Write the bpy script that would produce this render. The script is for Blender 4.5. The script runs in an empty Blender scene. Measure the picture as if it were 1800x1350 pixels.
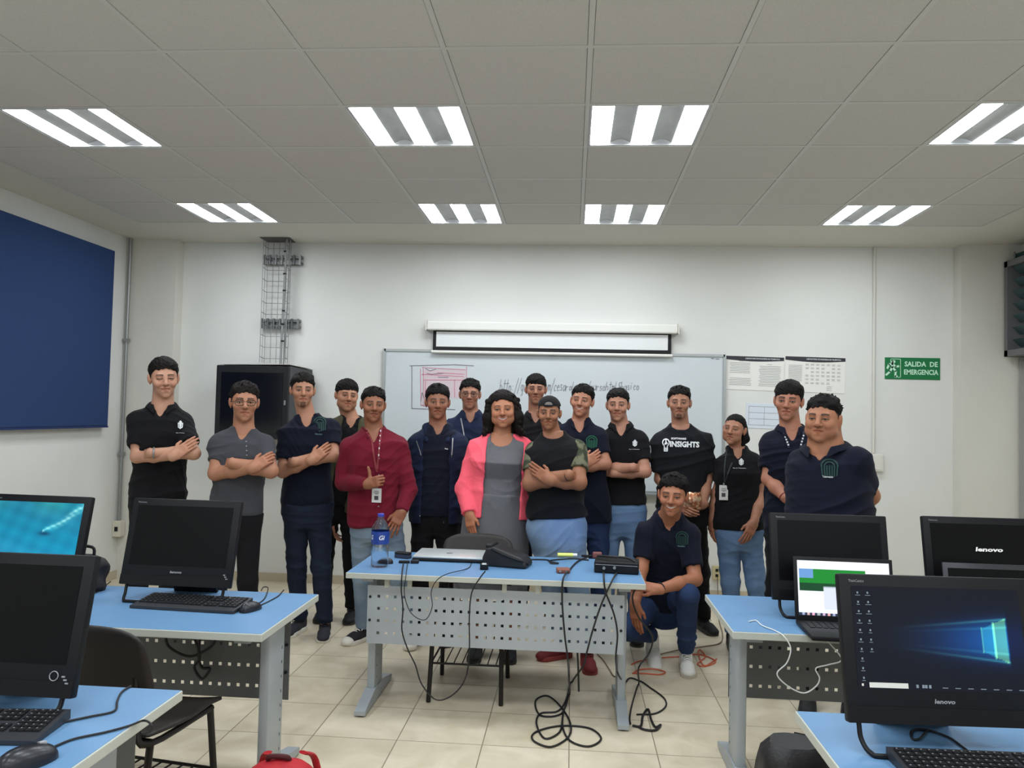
import bpy, bmesh, math, random
import numpy as np
from mathutils import Vector, Matrix
from mathutils.bvhtree import BVHTree
random.seed(7); rng = np.random.default_rng(7)
SC = bpy.context.scene; COL = SC.collection
SC.view_settings.view_transform = 'Standard'; SC.view_settings.look = 'None'
SC.view_settings.gamma = 1; SC.view_settings.use_curve_mapping = False
SC.view_settings.exposure = 0.55
PI = math.pi
EYE = 1.55; FPX = 1397.3; YAW, PITCH, ROLL = -0.0761, 0.038, 0.0233
H_CEIL = 3.064; Y_WALL = 7.04; X_L = -4.05; X_R = 3.72; Y_REAR = -3.2; TABLE = 0.72

# ------------------------------------------------------------ camera
def cam_axes():
    cy, sy, cp, sp, cr, sr = math.cos(YAW), math.sin(YAW), math.cos(PITCH), math.sin(PITCH), math.cos(ROLL), math.sin(ROLL)
    f = np.array([sy*cp, cy*cp, sp]); r0 = np.array([cy, -sy, 0.]); u0 = np.cross(r0, f)
    return cr*r0+sr*u0, -sr*r0+cr*u0, f
CR, CU, CF = cam_axes()
cam = bpy.data.cameras.new('camera'); camo = bpy.data.objects.new('camera', cam); COL.objects.link(camo)
cam.sensor_width = 36; cam.lens = FPX/1800*36; cam.clip_start = 0.05; cam.clip_end = 50
camo.matrix_world = Matrix([[CR[0], CU[0], -CF[0], 0], [CR[1], CU[1], -CF[1], 0], [CR[2], CU[2], -CF[2], EYE], [0, 0, 0, 1]])
SC.camera = camo
O0 = np.array([0, 0, EYE])
def ray(px, py): return CF*FPX+CR*(px-900)-CU*(py-675)
def atY(px, py, Y):
    d = ray(px, py); return O0+d*(Y/d[1])
def atZ(px, py, Z):
    d = ray(px, py); return O0+d*((Z-EYE)/d[2])
def atX(px, py, X):
    d = ray(px, py); return O0+d*(X/d[0])

# ------------------------------------------------------------ materials
MATS = {}
def lin(c):
    return tuple(((x/255)/12.92 if x/255 <= 0.04045 else ((x/255+0.055)/1.055)**2.4) for x in c)
def mat(name, rgb, rough=0.6, metal=0.0, noise=0.0, nscale=40, bump=0.0, bscale=200, emit=None, estr=1.0, spec=0.5, trans=0.0, alpha=1.0, sheen=0.0, vcol=False, coord='Object', stretch=None, col2=None, coat=0.0, ior=1.45):
    if name in MATS: return MATS[name]
    m = bpy.data.materials.new(name); m.use_nodes = True; nt = m.node_tree; N = nt.nodes; L = nt.links
    b = N['Principled BSDF']; c = lin(rgb)
    b.inputs['Base Color'].default_value = (*c, 1); b.inputs['Roughness'].default_value = rough; b.inputs['Metallic'].default_value = metal
    b.inputs['Specular IOR Level'].default_value = spec; b.inputs['Transmission Weight'].default_value = trans; b.inputs['IOR'].default_value = ior
    b.inputs['Alpha'].default_value = alpha; b.inputs['Sheen Weight'].default_value = sheen; b.inputs['Coat Weight'].default_value = coat
    tc = N.new('ShaderNodeTexCoord'); src = tc.outputs[coord]
    if stretch:
        mp = N.new('ShaderNodeMapping'); mp.inputs['Scale'].default_value = stretch; L.new(src, mp.inputs['Vector']); src = mp.outputs['Vector']
    base = None
    if vcol:
        a = N.new('ShaderNodeAttribute'); a.attribute_name = 'Col'; base = a.outputs['Color']; L.new(base, b.inputs['Base Color'])
    if noise > 0 or col2:
        n = N.new('ShaderNodeTexNoise'); n.inputs['Scale'].default_value = nscale; n.inputs['Detail'].default_value = 5; L.new(src, n.inputs['Vector'])
        mx = N.new('ShaderNodeMix'); mx.data_type = 'RGBA'
        if col2:
            cr = N.new('ShaderNodeValToRGB'); cr.color_ramp.elements[0].position = 0.5-noise; cr.color_ramp.elements[1].position = 0.5+noise
            cr.color_ramp.elements[0].color = (*c, 1); cr.color_ramp.elements[1].color = (*lin(col2), 1)
            L.new(n.outputs['Fac'], cr.inputs['Fac']); L.new(cr.outputs['Color'], b.inputs['Base Color'])
        else:
            mr = N.new('ShaderNodeMapRange'); mr.inputs['From Min'].default_value = 0.25; mr.inputs['From Max'].default_value = 0.75
            mr.inputs['To Min'].default_value = 1-noise; mr.inputs['To Max'].default_value = 1+noise; L.new(n.outputs['Fac'], mr.inputs['Value'])
            vm = N.new('ShaderNodeVectorMath'); vm.operation = 'SCALE'
            if base is not None: L.new(base, vm.inputs[0])
            else: vm.inputs[0].default_value = c
            L.new(mr.outputs['Result'], vm.inputs['Scale']); L.new(vm.outputs['Vector'], b.inputs['Base Color'])
    if bump > 0:
        n = N.new('ShaderNodeTexNoise'); n.inputs['Scale'].default_value = bscale; n.inputs['Detail'].default_value = 4; L.new(src, n.inputs['Vector'])
        bp = N.new('ShaderNodeBump'); bp.inputs['Strength'].default_value = bump; bp.inputs['Distance'].default_value = 0.003
        L.new(n.outputs['Fac'], bp.inputs['Height']); L.new(bp.outputs['Normal'], b.inputs['Normal'])
    if emit is not None:
        b.inputs['Emission Color'].default_value = (*lin(emit), 1); b.inputs['Emission Strength'].default_value = estr
    m.diffuse_color = (*c, 1)
    MATS[name] = m; return m

# ------------------------------------------------------------ mesh helpers
def link(name, me, m=None, parent=None, smooth=False):
    o = bpy.data.objects.new(name, me); COL.objects.link(o)
    if m is not None:
        for x in (m if isinstance(m, (list, tuple)) else [m]): me.materials.append(x)
    if parent is not None: o.parent = parent
    if smooth: me.shade_smooth()
    return o
def tag(o, label, cat, group=None, kind=None):
    if label: o['label'] = label
    if cat: o['category'] = cat
    if group: o['group'] = group
    if kind: o['kind'] = kind
    return o
def thing(name, label, cat, loc=(0, 0, 0), rz=0, group=None):
    o = bpy.data.objects.new(name, None); COL.objects.link(o); o.empty_display_size = 0.1
    o.location = loc; o.rotation_euler = (0, 0, rz); return tag(o, label, cat, group)
def cp_tree(o, loc=None, rz=None, label=None, group=None):
    c = o.copy(); COL.objects.link(c)
    if loc is not None: c.location = loc
    if rz is not None: c.rotation_euler = (0, 0, rz)
    if label: c['label'] = label
    if group: c['group'] = group
    for ch in [x for x in bpy.data.objects if x.parent == o]:
        d = ch.copy(); COL.objects.link(d); d.parent = c
        for g in [x for x in bpy.data.objects if x.parent == ch]:
            e = g.copy(); COL.objects.link(e); e.parent = d
    return c
class MB:
    def __init__(s): s.v = []; s.f = []; s.mi = []; s.m = 0
    def add(s, vs, fs):
        n = len(s.v); s.v += [tuple(float(t) for t in v) for v in vs]; s.f += [tuple(i+n for i in f) for f in fs]; s.mi += [s.m]*len(fs); return s
    def box(s, lo, hi, M=None, b=0.0):
        (x0, y0, z0), (x1, y1, z1) = lo, hi
        if b <= 0:
            vs = [(x, y, z) for x in (x0, x1) for y in (y0, y1) for z in (z0, z1)]
            fs = [(0, 1, 3, 2), (4, 6, 7, 5), (0, 4, 5, 1), (2, 3, 7, 6), (0, 2, 6, 4), (1, 5, 7, 3)]
        else:
            bm = bmesh.new(); bmesh.ops.create_cube(bm, size=1)
            for v in bm.verts: v.co = Vector(((x0+x1)/2+v.co.x*(x1-x0), (y0+y1)/2+v.co.y*(y1-y0), (z0+z1)/2+v.co.z*(z1-z0)))
            bmesh.ops.bevel(bm, geom=bm.edges[:], offset=b, segments=2, profile=0.5, affect='EDGES')
            bm.verts.index_update(); vs = [tuple(v.co) for v in bm.verts]; fs = [tuple(v.index for v in f.verts) for f in bm.faces]; bm.free()
        if M is not None: vs = [tuple(M @ Vector(v)) for v in vs]
        return s.add(vs, fs)
    def tube(s, pts, r, n=8, smooth=0, closed=False, flat=None):
        P = [Vector([float(c) for c in p]) for p in pts]
        if smooth: P = crom(P, smooth, closed)
        rs = r if isinstance(r, (list, tuple)) else [r]*len(P)
        if len(rs) != len(P): rs = list(np.interp(np.linspace(0, 1, len(P)), np.linspace(0, 1, len(rs)), rs))
        T = []
        for i in range(len(P)):
            a = P[(i-1) % len(P)] if (i > 0 or closed) else P[i]; b = P[(i+1) % len(P)] if (i < len(P)-1 or closed) else P[i]
            t = b-a; T.append(t.normalized() if t.length > 1e-9 else Vector((0, 0, 1)))
        up = Vector((0, 0, 1)) if abs(T[0].z) < 0.9 else Vector((1, 0, 0))
        u = T[0].cross(up).normalized(); vs = []
        for i, p in enumerate(P):
            u = (u-T[i]*u.dot(T[i])).normalized(); w = T[i].cross(u)
            for k in range(n):
                a = 2*PI*k/n; vs.append(p+(u*math.cos(a)+w*math.sin(a)*(flat or 1))*rs[i])
        fs = []; m = len(P)
        for i in range(m if closed else m-1):
            for k in range(n):
                j = (i+1) % m; fs.append((i*n+k, i*n+(k+1) % n, j*n+(k+1) % n, j*n+k))
        if not closed: fs += [tuple(range(n-1, -1, -1)), tuple(range((m-1)*n, m*n))]
        return s.add(vs, fs)
    def lathe(s, prof, c=(0, 0, 0), n=24, caps=True):
        vs = []; fs = []
        for (r, z) in prof:
            for k in range(n): a = 2*PI*k/n; vs.append((c[0]+r*math.cos(a), c[1]+r*math.sin(a), c[2]+z))
        m = len(prof)
        for i in range(m-1):
            for k in range(n): fs.append((i*n+k, i*n+(k+1) % n, (i+1)*n+(k+1) % n, (i+1)*n+k))
        if caps: fs += [tuple(range(n-1, -1, -1)), tuple(range((m-1)*n, m*n))]
        return s.add(vs, fs)
    def prism(s, poly, z0, z1, M=None):
        n = len(poly); vs = [(x, y, z0) for x, y in poly]+[(x, y, z1) for x, y in poly]
        fs = [tuple(range(n-1, -1, -1)), tuple(range(n, 2*n))]+[(i, (i+1) % n, n+(i+1) % n, n+i) for i in range(n)]
        if M is not None: vs = [tuple(M @ Vector(v)) for v in vs]
        return s.add(vs, fs)
    def grid(s, P):
        a, b = len(P), len(P[0]); return s.add([p for row in P for p in row], [(i*b+j, i*b+j+1, (i+1)*b+j+1, (i+1)*b+j) for i in range(a-1) for j in range(b-1)])
    def mesh(s, name):
        me = bpy.data.meshes.new(name); me.from_pydata(s.v, [], s.f)
        if any(s.mi): me.polygons.foreach_set('material_index', s.mi)
        me.update(); return me
    def build(s, name, m, parent=None, smooth=False):
        o = link(name, s.mesh(name), m, parent)
        if smooth:
            o.data.shade_smooth()
            try: o.data.set_sharp_from_angle(angle=math.radians(smooth if smooth is not True else 40))
            except Exception: pass
        return o
def crom(P, k, closed=False):
    out = []; n = len(P)
    for i in range(n if closed else n-1):
        p0 = P[(i-1) % n] if (closed or i > 0) else P[i]*2-P[i+1]; p1 = P[i]; p2 = P[(i+1) % n]
        p3 = P[(i+2) % n] if (closed or i < n-2) else P[i+1]*2-P[i]
        for j in range(k):
            t = j/k; out.append(0.5*((2*p1)+(p2-p0)*t+(2*p0-5*p1+4*p2-p3)*t*t+(3*p1-p0-3*p2+p3)*t*t*t))
    if not closed: out.append(P[-1])
    return out
def text_geo(s, size=1.0, bold=0.0, shear=0.0, xs=1.0):
    cu = bpy.data.curves.new('t', 'FONT'); cu.body = s; cu.size = size; cu.offset = bold; cu.shear = shear; cu.align_x = 'CENTER'; cu.align_y = 'CENTER'; cu.resolution_u = 2
    o = bpy.data.objects.new('t', cu); COL.objects.link(o); dg = bpy.context.evaluated_depsgraph_get(); dg.update()
    me = bpy.data.meshes.new_from_object(o.evaluated_get(dg)); vs = [(v.co.x*xs, v.co.y) for v in me.vertices]; fs = [tuple(p.vertices) for p in me.polygons]
    bpy.data.objects.remove(o); bpy.data.curves.remove(cu); bpy.data.meshes.remove(me)
    if vs:
        a = np.array(vs); c = (a.min(0)+a.max(0))/2; vs = [tuple(v) for v in (a-c)]
    return vs, fs
def fit_text(s, w, h, bold=0.0, shear=0.0):
    vs, fs = text_geo(s, 1.0, bold, shear); a = np.array(vs); e = a.max(0)-a.min(0); a = a*[w/e[0], h/e[1]]; return a, fs
def strokes(lines, r):          # flat ribbons for drawn lines in a plane (x, z)
    vs = []; fs = []
    for ln in lines:
        for (x0, y0), (x1, y1) in zip(ln[:-1], ln[1:]):
            d = math.hypot(x1-x0, y1-y0)
            if d < 1e-6: continue
            nx, ny = -(y1-y0)/d*r, (x1-x0)/d*r; ex, ey = (x1-x0)/d*r*0.6, (y1-y0)/d*r*0.6; n = len(vs)
            vs += [(x0-ex+nx, y0-ey+ny), (x0-ex-nx, y0-ey-ny), (x1+ex-nx, y1+ey-ny), (x1+ex+nx, y1+ey+ny)]; fs.append((n, n+1, n+2, n+3))
    return vs, fs

M_wall = mat('wall_paint', (216, 217, 213), 0.75, noise=0.02, nscale=3, bump=0.15, bscale=60)
M_wall2 = mat('wall_paint_pillar', (208, 206, 198), 0.75, noise=0.02, nscale=3, bump=0.15, bscale=60)
M_plaster = mat('ceiling_plaster', (206, 204, 196), 0.8, bump=0.1, bscale=60)
M_tile = mat('ceiling_tile', (196, 194, 190), 0.9, noise=0.07, nscale=160, bump=0.4, bscale=300)
M_bar = mat('ceiling_bar', (196, 196, 193), 0.5)
M_groove = mat('ceiling_groove', (95, 95, 92), 0.9)  # dark bed behind the tile gaps, their shadow put into the colour
M_greymet = mat('grey_metal', (158, 165, 170), 0.45, metal=0.15, noise=0.04, nscale=8)
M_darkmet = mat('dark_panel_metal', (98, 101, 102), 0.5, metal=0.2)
M_blue = mat('blue_laminate', (98, 137, 175), 0.42, noise=0.05, nscale=400, spec=0.4)
M_edge = mat('cream_edge', (176, 180, 172), 0.5)
M_blk = mat('black_plastic', (16, 17, 20), 0.5, spec=0.3)
M_blk2 = mat('charcoal_plastic', (27, 28, 31), 0.5, spec=0.3)
M_scr = mat('dark_screen', (7, 7, 9), 0.35, spec=0.18)
M_silver = mat('silver_plastic', (190, 196, 196), 0.35, metal=0.3)
M_white = mat('white_plastic', (225, 225, 220), 0.5)
M_steel = mat('galvanised_steel', (150, 152, 152), 0.4, metal=0.7)
M_cable = mat('black_cable', (22, 22, 24), 0.55)
M_wtext = mat('white_print', (225, 228, 230), 0.6)
M_gtext = mat('grey_print', (150, 152, 156), 0.5, metal=0.2)
M_chrm = mat('chair_frame', (30, 26, 24), 0.45, metal=0.3)
M_lens = mat('lens_glass', (235, 238, 240), 0.03, trans=1.0, ior=1.1, spec=0.5)
# ============================================================ the room
def struct(o, kind='structure'): o['kind'] = kind; return o
def floor_mat():
    m = bpy.data.materials.new('floor_tiles'); m.use_nodes = True; nt = m.node_tree; N = nt.nodes; L = nt.links; b = N['Principled BSDF']
    geo = N.new('ShaderNodeNewGeometry'); mp = N.new('ShaderNodeMapping'); mp.vector_type = 'POINT'; L.new(geo.outputs['Position'], mp.inputs['Vector'])
    mp.inputs['Location'].default_value = (-0.018/0.4055+40, -3.765/0.4055+40, 0); mp.inputs['Scale'].default_value = (1/0.4055, 1/0.4055, 1)
    sep = N.new('ShaderNodeSeparateXYZ'); L.new(mp.outputs['Vector'], sep.inputs[0])
    outs = []
    for ax in ('X', 'Y'):
        fr = N.new('ShaderNodeMath'); fr.operation = 'FRACT'; L.new(sep.outputs[ax], fr.inputs[0])
        s = N.new('ShaderNodeMath'); s.operation = 'SUBTRACT'; L.new(fr.outputs[0], s.inputs[0]); s.inputs[1].default_value = 0.5
        a = N.new('ShaderNodeMath'); a.operation = 'ABSOLUTE'; L.new(s.outputs[0], a.inputs[0])
        g = N.new('ShaderNodeMath'); g.operation = 'GREATER_THAN'; L.new(a.outputs[0], g.inputs[0]); g.inputs[1].default_value = 0.5-0.0065; outs.append(g)
    mxx = N.new('ShaderNodeMath'); mxx.operation = 'MAXIMUM'; L.new(outs[0].outputs[0], mxx.inputs[0]); L.new(outs[1].outputs[0], mxx.inputs[1])
    fl = N.new('ShaderNodeVectorMath'); fl.operation = 'FLOOR'; L.new(mp.outputs['Vector'], fl.inputs[0])
    wn = N.new('ShaderNodeTexWhiteNoise'); L.new(fl.outputs[0], wn.inputs['Vector'])
    n1 = N.new('ShaderNodeTexNoise'); n1.inputs['Scale'].default_value = 5; n1.inputs['Detail'].default_value = 6; n1.inputs['Distortion'].default_value = 0.8; L.new(geo.outputs['Position'], n1.inputs['Vector'])
    ad = N.new('ShaderNodeMath'); ad.operation = 'MULTIPLY_ADD'; L.new(wn.outputs['Value'], ad.inputs[0]); ad.inputs[1].default_value = 0.15; L.new(n1.outputs['Fac'], ad.inputs[2])
    cr = N.new('ShaderNodeValToRGB'); cr.color_ramp.elements[0].position = 0.3; cr.color_ramp.elements[0].color = (*lin((190, 178, 152)), 1); cr.color_ramp.elements[1].position = 0.85; cr.color_ramp.elements[1].color = (*lin((218, 208, 186)), 1)
    L.new(ad.outputs[0], cr.inputs['Fac'])
    mx = N.new('ShaderNodeMix'); mx.data_type = 'RGBA'; L.new(mxx.outputs[0], mx.inputs[0]); L.new(cr.outputs['Color'], mx.inputs[6]); mx.inputs[7].default_value = (*lin((140, 128, 108)), 1)
    L.new(mx.outputs[2], b.inputs['Base Color']); b.inputs['Roughness'].default_value = 0.32
    rr = N.new('ShaderNodeMapRange'); rr.inputs['To Min'].default_value = 0.25; rr.inputs['To Max'].default_value = 0.45; L.new(n1.outputs['Fac'], rr.inputs['Value']); L.new(rr.outputs['Result'], b.inputs['Roughness'])
    bp = N.new('ShaderNodeBump'); bp.invert = True; bp.inputs['Strength'].default_value = 0.4; bp.inputs['Distance'].default_value = 0.002; L.new(mxx.outputs[0], bp.inputs['Height']); L.new(bp.outputs['Normal'], b.inputs['Normal'])
    return m
m_floor = floor_mat()
struct(MB().box((X_L-0.1, Y_REAR-0.1, -0.1), (X_R+0.1, Y_WALL+0.1, 0)).build('floor', m_floor))
struct(MB().box((X_L-0.1, Y_WALL, 0), (X_R+0.1, Y_WALL+0.12, H_CEIL)).build('wall_back', M_wall))
struct(MB().box((X_L-0.12, Y_REAR, 0), (X_L, Y_WALL, H_CEIL)).build('wall_left', M_wall))
struct(MB().box((X_R, Y_REAR, 0), (X_R+0.12, Y_WALL, H_CEIL)).build('wall_right', M_wall))
struct(MB().box((X_L, 6.90, 0), (-3.60, Y_WALL, H_CEIL)).build('wall_pillar_left', M_wall2))
struct(MB().box((3.235, 6.90, 0), (X_R, Y_WALL, H_CEIL)).build('wall_pillar_right', M_wall2))
mb = MB(); mb.box((-3.60, Y_WALL-0.012, 0), (3.235, Y_WALL, 0.075)); struct(mb.build('baseboard_back', mat('skirting_tile', (186, 174, 152), 0.4)))
struct(MB().box((X_L, Y_REAR, 0), (X_L+0.012, 6.9, 0.075)).build('baseboard_left', MATS['skirting_tile']))
struct(MB().box((X_R-0.012, Y_REAR, 0), (X_R, 6.9, 0.075)).build('baseboard_right', MATS['skirting_tile']))
# ceiling: plaster margin around a grid of square lay-in tiles
GX, GY, GS = -3.612, 3.827, 0.6096; NC, R0, R1 = 11, -11, 4
gx1 = GX+NC*GS; gy0 = GY+R0*GS; gy1 = GY+R1*GS
mb = MB()
for a, b in (((X_L, gy1), (X_R, Y_WALL)), ((X_L, Y_REAR-0.1), (X_R, gy0)), ((X_L, gy0), (GX, gy1)), ((gx1, gy0), (X_R, gy1))): mb.box((a[0], a[1], H_CEIL), (b[0], b[1], H_CEIL+0.06))
LUM = [(c, r) for r in (0, 3, -3, -6, -9) for c in (1, 4, 6, 9)]; mb.m = 1
for i in range(NC):
    for j in range(R0, R1):
        mb.box((GX+i*GS, GY+j*GS, H_CEIL+(0.062 if (i, j) in LUM else 0.008)), (GX+(i+1)*GS, GY+(j+1)*GS, H_CEIL+0.07))
ceil = struct(mb.build('ceiling', [M_plaster, M_groove]))
mb = MB(); e = 0.0135
for i in range(NC):
    for j in range(R0, R1):
        if (i, j) in LUM: continue
        mb.box((GX+i*GS+e, GY+j*GS+e, H_CEIL+0.001), (GX+(i+1)*GS-e, GY+(j+1)*GS-e, H_CEIL+0.0078))
mb.build('ceiling_tile_field', M_tile, ceil)
mb = MB()
for i in range(NC+1): x = GX+i*GS; mb.box((x-0.0115, gy0, H_CEIL-0.0015), (x+0.0115, gy1, H_CEIL+0.0075))
for j in range(R0, R1+1): y = GY+j*GS; mb.box((GX, y-0.0115, H_CEIL-0.0012), (gx1, y+0.0115, H_CEIL+0.0074))
mb.build('ceiling_grid_bars', M_bar, ceil)
# recessed luminaires
M_lamp = mat('lamp_lens', (255, 255, 255), 0.4, emit=(244, 250, 255), estr=22.0)
M_refl = mat('luminaire_frame', (178, 180, 182), 0.35, metal=0.2)
M_diff = mat('luminaire_diffuser', (150, 152, 150), 0.6, noise=0.10, nscale=12)
LUMLAB = {(1, 0): 'recessed three-lamp ceiling light above the blue wall panel, nearer row', (4, 0): 'recessed three-lamp ceiling light above the teacher desk, nearer row, left of centre bar', (6, 0): 'recessed three-lamp ceiling light with a smudged grey lens, nearer row', (9, 0): 'recessed three-lamp ceiling light cut by the right picture edge',
 (1, 3): 'small-looking ceiling light in the far row, in front of the cable tray', (4, 3): 'far row ceiling light above the left half of the projector screen', (6, 3): 'far row ceiling light above the right half of the projector screen', (9, 3): 'far row ceiling light nearest the green exit sign'}
def luminaire(name='ceiling_light'):
    r = thing(name, '', 'ceiling light', (0, 0, 0), 0, 'recessed ceiling lights'); w = GS/2-0.013; t = 0.055
    mb = MB(); mb.box((-w, -w, 0.001), (w, -w+0.012, t)); mb.box((-w, w-0.012, 0.001), (w, w, t)); mb.box((-w, -w, 0.001), (-w+0.012, w, t)); mb.box((w-0.012, -w, 0.001), (w, w, t)); mb.box((-w, -w, t), (w, w, t+0.004))
    mb.build('frame', M_refl, r)
    iw = w-0.012; lane = 0.108; gap = (2*iw-3*lane)/2
    for k in range(3):
        x0 = -iw+k*(lane+gap)
        MB().add([(x0, -iw, 0.010), (x0+lane, -iw, 0.010), (x0+lane, iw, 0.010), (x0, iw, 0.010)], [(3, 2, 1, 0)]).build('lamp_lens', M_lamp, r)
    for k in range(2):
        x0 = -iw+lane+k*(lane+gap); P = []
        for i in range(9):
            a = i/8; P.append([(x0+a*gap, y, 0.012+0.022*math.sin(PI*a)) for y in (-iw, iw)])
        MB().grid(P).build('reflector', M_diff, r, True)
    return r
l0 = luminaire(); first = True
for (c, r) in LUM:
    loc = (GX+(c+0.5)*GS, GY+(r+0.5)*GS, H_CEIL)
    lab = LUMLAB.get((c, r), 'recessed ceiling light in the rows behind the photographer')
    if first: l0.location = loc; l0['label'] = lab; first = False
    else: cp_tree(l0, loc, 0, lab)
# right wall window (louvred metal window box)
t = bpy.data.objects.new('window_1', None); COL.objects.link(t); t['kind'] = 'structure'
wy1 = 6.86; wz0 = 2.12; wz1 = 2.91; wy0 = 4.6; wx = X_R-0.16
M_wfr = mat('window_frame_metal', (112, 112, 114), 0.5, metal=0.4)
mb = MB()
mb.box((wx, wy1-0.05, wz0), (X_R, wy1, wz1)); mb.box((wx, wy0, wz0), (X_R, wy0+0.05, wz1)); mb.box((wx, wy0, wz1-0.05), (X_R, wy1, wz1)); mb.box((wx, wy0, wz0), (X_R, wy1, wz0+0.05)); mb.box((wx+0.02, wy1-0.62, wz0), (X_R, wy1-0.58, wz1))
mb.build('window_frame', M_wfr, t)
mb = MB()
for k in range(8):
    z = wz0+0.08+k*0.1; mb.add([(wx+0.04, wy0+0.05, z+0.06), (wx+0.04, wy1-0.05, z+0.06), (wx+0.10, wy1-0.05, z), (wx+0.10, wy0+0.05, z)], [(0, 1, 2, 3)])
mb.build('window_pane', mat('louvre_glass', (62, 84, 86), 0.15, noise=0.2, nscale=6), t)
MB().tube([(wx+0.04, wy1-0.08, wz1), (wx+0.04, wy1-0.08, wz1+0.07)], 0.008).build('window_latch', M_wfr, t)
MB().box((X_R-0.03, 6.85, 0.1), (X_R, 6.88, wz0)).build('trim_1', mat('conduit_grey', (150, 150, 146), 0.5)); struct(bpy.data.objects['trim_1'])
# acoustic panel on the left wall
pa = atX(207, 433, X_L+0.07); pb = atX(186, 748, X_L+0.07)
py1 = (pa[1]+pb[1])/2
pt = thing('acoustic_panel', 'large dark blue fabric acoustic panel hung high on the left wall', 'wall panel', (X_L+0.001, 0, 0))
MB().box((0.0, 2.2, 1.37), (0.068, py1, 2.885), b=0.006).build('fabric_board', mat('blue_fabric', (33, 58, 102), 0.95, noise=0.16, nscale=260, bump=0.5, bscale=500), pt)
mb = MB(); mb.box((0.0, 2.2, 1.355), (0.07, py1+0.003, 1.37)); mb.build('bottom_edge_strip', mat('panel_edge', (24, 44, 92), 0.7), pt)
# conduits and outlets
def conduit(pts, r, label, name='conduit', box=None, boxname='outlet_box', m=None):
    t = thing(name, label, 'conduit'); MB().tube(pts, r, 10).build('pipe', m or M_steel, t, True)
    return t
x, y = X_L+0.035, 6.86
c1 = conduit([(x, y, 0.52), (x, y, H_CEIL-0.002)], 0.014, 'thin grey metal conduit running down the corner beside the blue panel')
mb = MB(); mb.box((x-0.024, y-0.02, 2.12), (x+0.024, y+0.02, 2.15)); mb.box((x-0.024, y-0.02, 1.1), (x+0.024, y+0.02, 1.13)); mb.build('clamp', M_steel, c1)
ob = thing('outlet_box', 'beige surface outlet box below the corner conduit near the black bag', 'outlet', (x, y, 0.45))
MB().box((-0.035, -0.045, -0.07), (0.04, 0.035, 0.07), b=0.006).build('box_body', mat('beige_plastic', (206, 202, 186), 0.5), ob); MB().box((-0.012, -0.048, -0.02), (0.018, -0.044, 0.02)).build('socket', M_blk2, ob)
p = atY(1535, 600, Y_WALL); 
c2 = conduit([(p[0], Y_WALL-0.018, 1.29), (p[0], Y_WALL-0.018, H_CEIL-0.002)], 0.012, 'white painted wall conduit left of the green exit sign', m=mat('white_conduit', (208, 206, 198), 0.6))
ob = thing('junction_box', 'white square junction box at the foot of the wall conduit behind the stocky man', 'junction box', (p[0]+0.02, Y_WALL, 1.21))
MB().box((-0.055, -0.045, -0.075), (0.055, 0, 0.075), b=0.006).build('box_body', mat('box_white', (214, 212, 204), 0.5), ob); MB().box((-0.04, -0.05, -0.06), (0.04, -0.044, 0.06), b=0.002).build('cover', MATS['box_white'], ob)
p = atY(1259, 1006, Y_WALL)
ob = thing('wall_outlet', 'beige wall socket low on the back wall beside the woman in jeans', 'outlet', (p[0], Y_WALL, p[2]))
MB().box((-0.035, -0.03, -0.06), (0.035, 0, 0.06), b=0.005).build('plate', mat('beige_plastic2', (190, 180, 140), 0.5), ob); mb = MB(); mb.box((-0.012, -0.032, 0.01), (0.012, -0.029, 0.035)); mb.box((-0.012, -0.032, -0.035), (0.012, -0.029, -0.01)); mb.build('socket', M_blk2, ob)
# exit sign
a = atY(1556, 628, Y_WALL-0.01); b = atY(1653, 668, Y_WALL-0.01); sw = b[0]-a[0]; sh = a[2]-b[2]-0.0
sg = thing('exit_sign', 'green emergency exit sign with white running figure and lettering on the back wall', 'sign', ((a[0]+b[0])/2, Y_WALL, (a[2]+b[2])/2))
MB().box((-sw/2, -0.006, -sh/2), (sw/2, 0, sh/2), b=0.001).build('board', mat('sign_green', (16, 112, 62), 0.5), sg)
M_sw = mat('sign_white', (190, 232, 205), 0.5)
def flat_xz(vs, fs, y, name, m, parent, ox=0, oz=0):
    mb = MB(); mb.add([(v[0]+ox, y, v[1]+oz) for v in vs], fs); return mb.build(name, m, parent)
for s, w, zz in (('SALIDA  DE', 0.60*sw, 0.21*sh), ('EMERGENCIA', 0.62*sw, -0.16*sh)):
    vs, fs = fit_text(s, w, 0.24*sh, 0.03); flat_xz(vs, fs, -0.0075, 'sign_lettering', M_sw, sg, 0.155*sw, zz)
k = sh/2; fig = [[(-0.1, 0.62), (-0.12, 0.1)], [(-0.12, 0.1), (0.2, -0.25), (0.15, -0.75), (0.32, -0.75)], [(-0.12, 0.1), (-0.3, -0.3), (-0.65, -0.62)], [(-0.1, 0.45), (-0.4, 0.35), (-0.55, 0.0)], [(-0.08, 0.4), (0.2, 0.15), (0.45, 0.2)]]
vs, fs = strokes([[(x*k, y*k) for x, y in l] for l in fig], 0.09*k)
for i in range(10): pass
n = len(vs); vs += [(0.02*k+0.15*k*math.cos(a*PI/5), 0.68*k*0.9+0.14*k*math.sin(a*PI/5)) for a in range(10)]; fs.append(tuple(range(n, n+10)))
flat_xz(vs, fs, -0.0075, 'running_figure', M_sw, sg, -0.345*sw, 0)
vs, fs = strokes([[(-0.25*k, 0.45*k), (-0.25*k, 0.86*k), (0.62*k, 0.86*k), (0.62*k, -0.82*k), (0.3*k, -0.82*k)]], 0.025*k); flat_xz(vs, fs, -0.0075, 'door_outline', M_sw, sg, -0.345*sw, 0)
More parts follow.
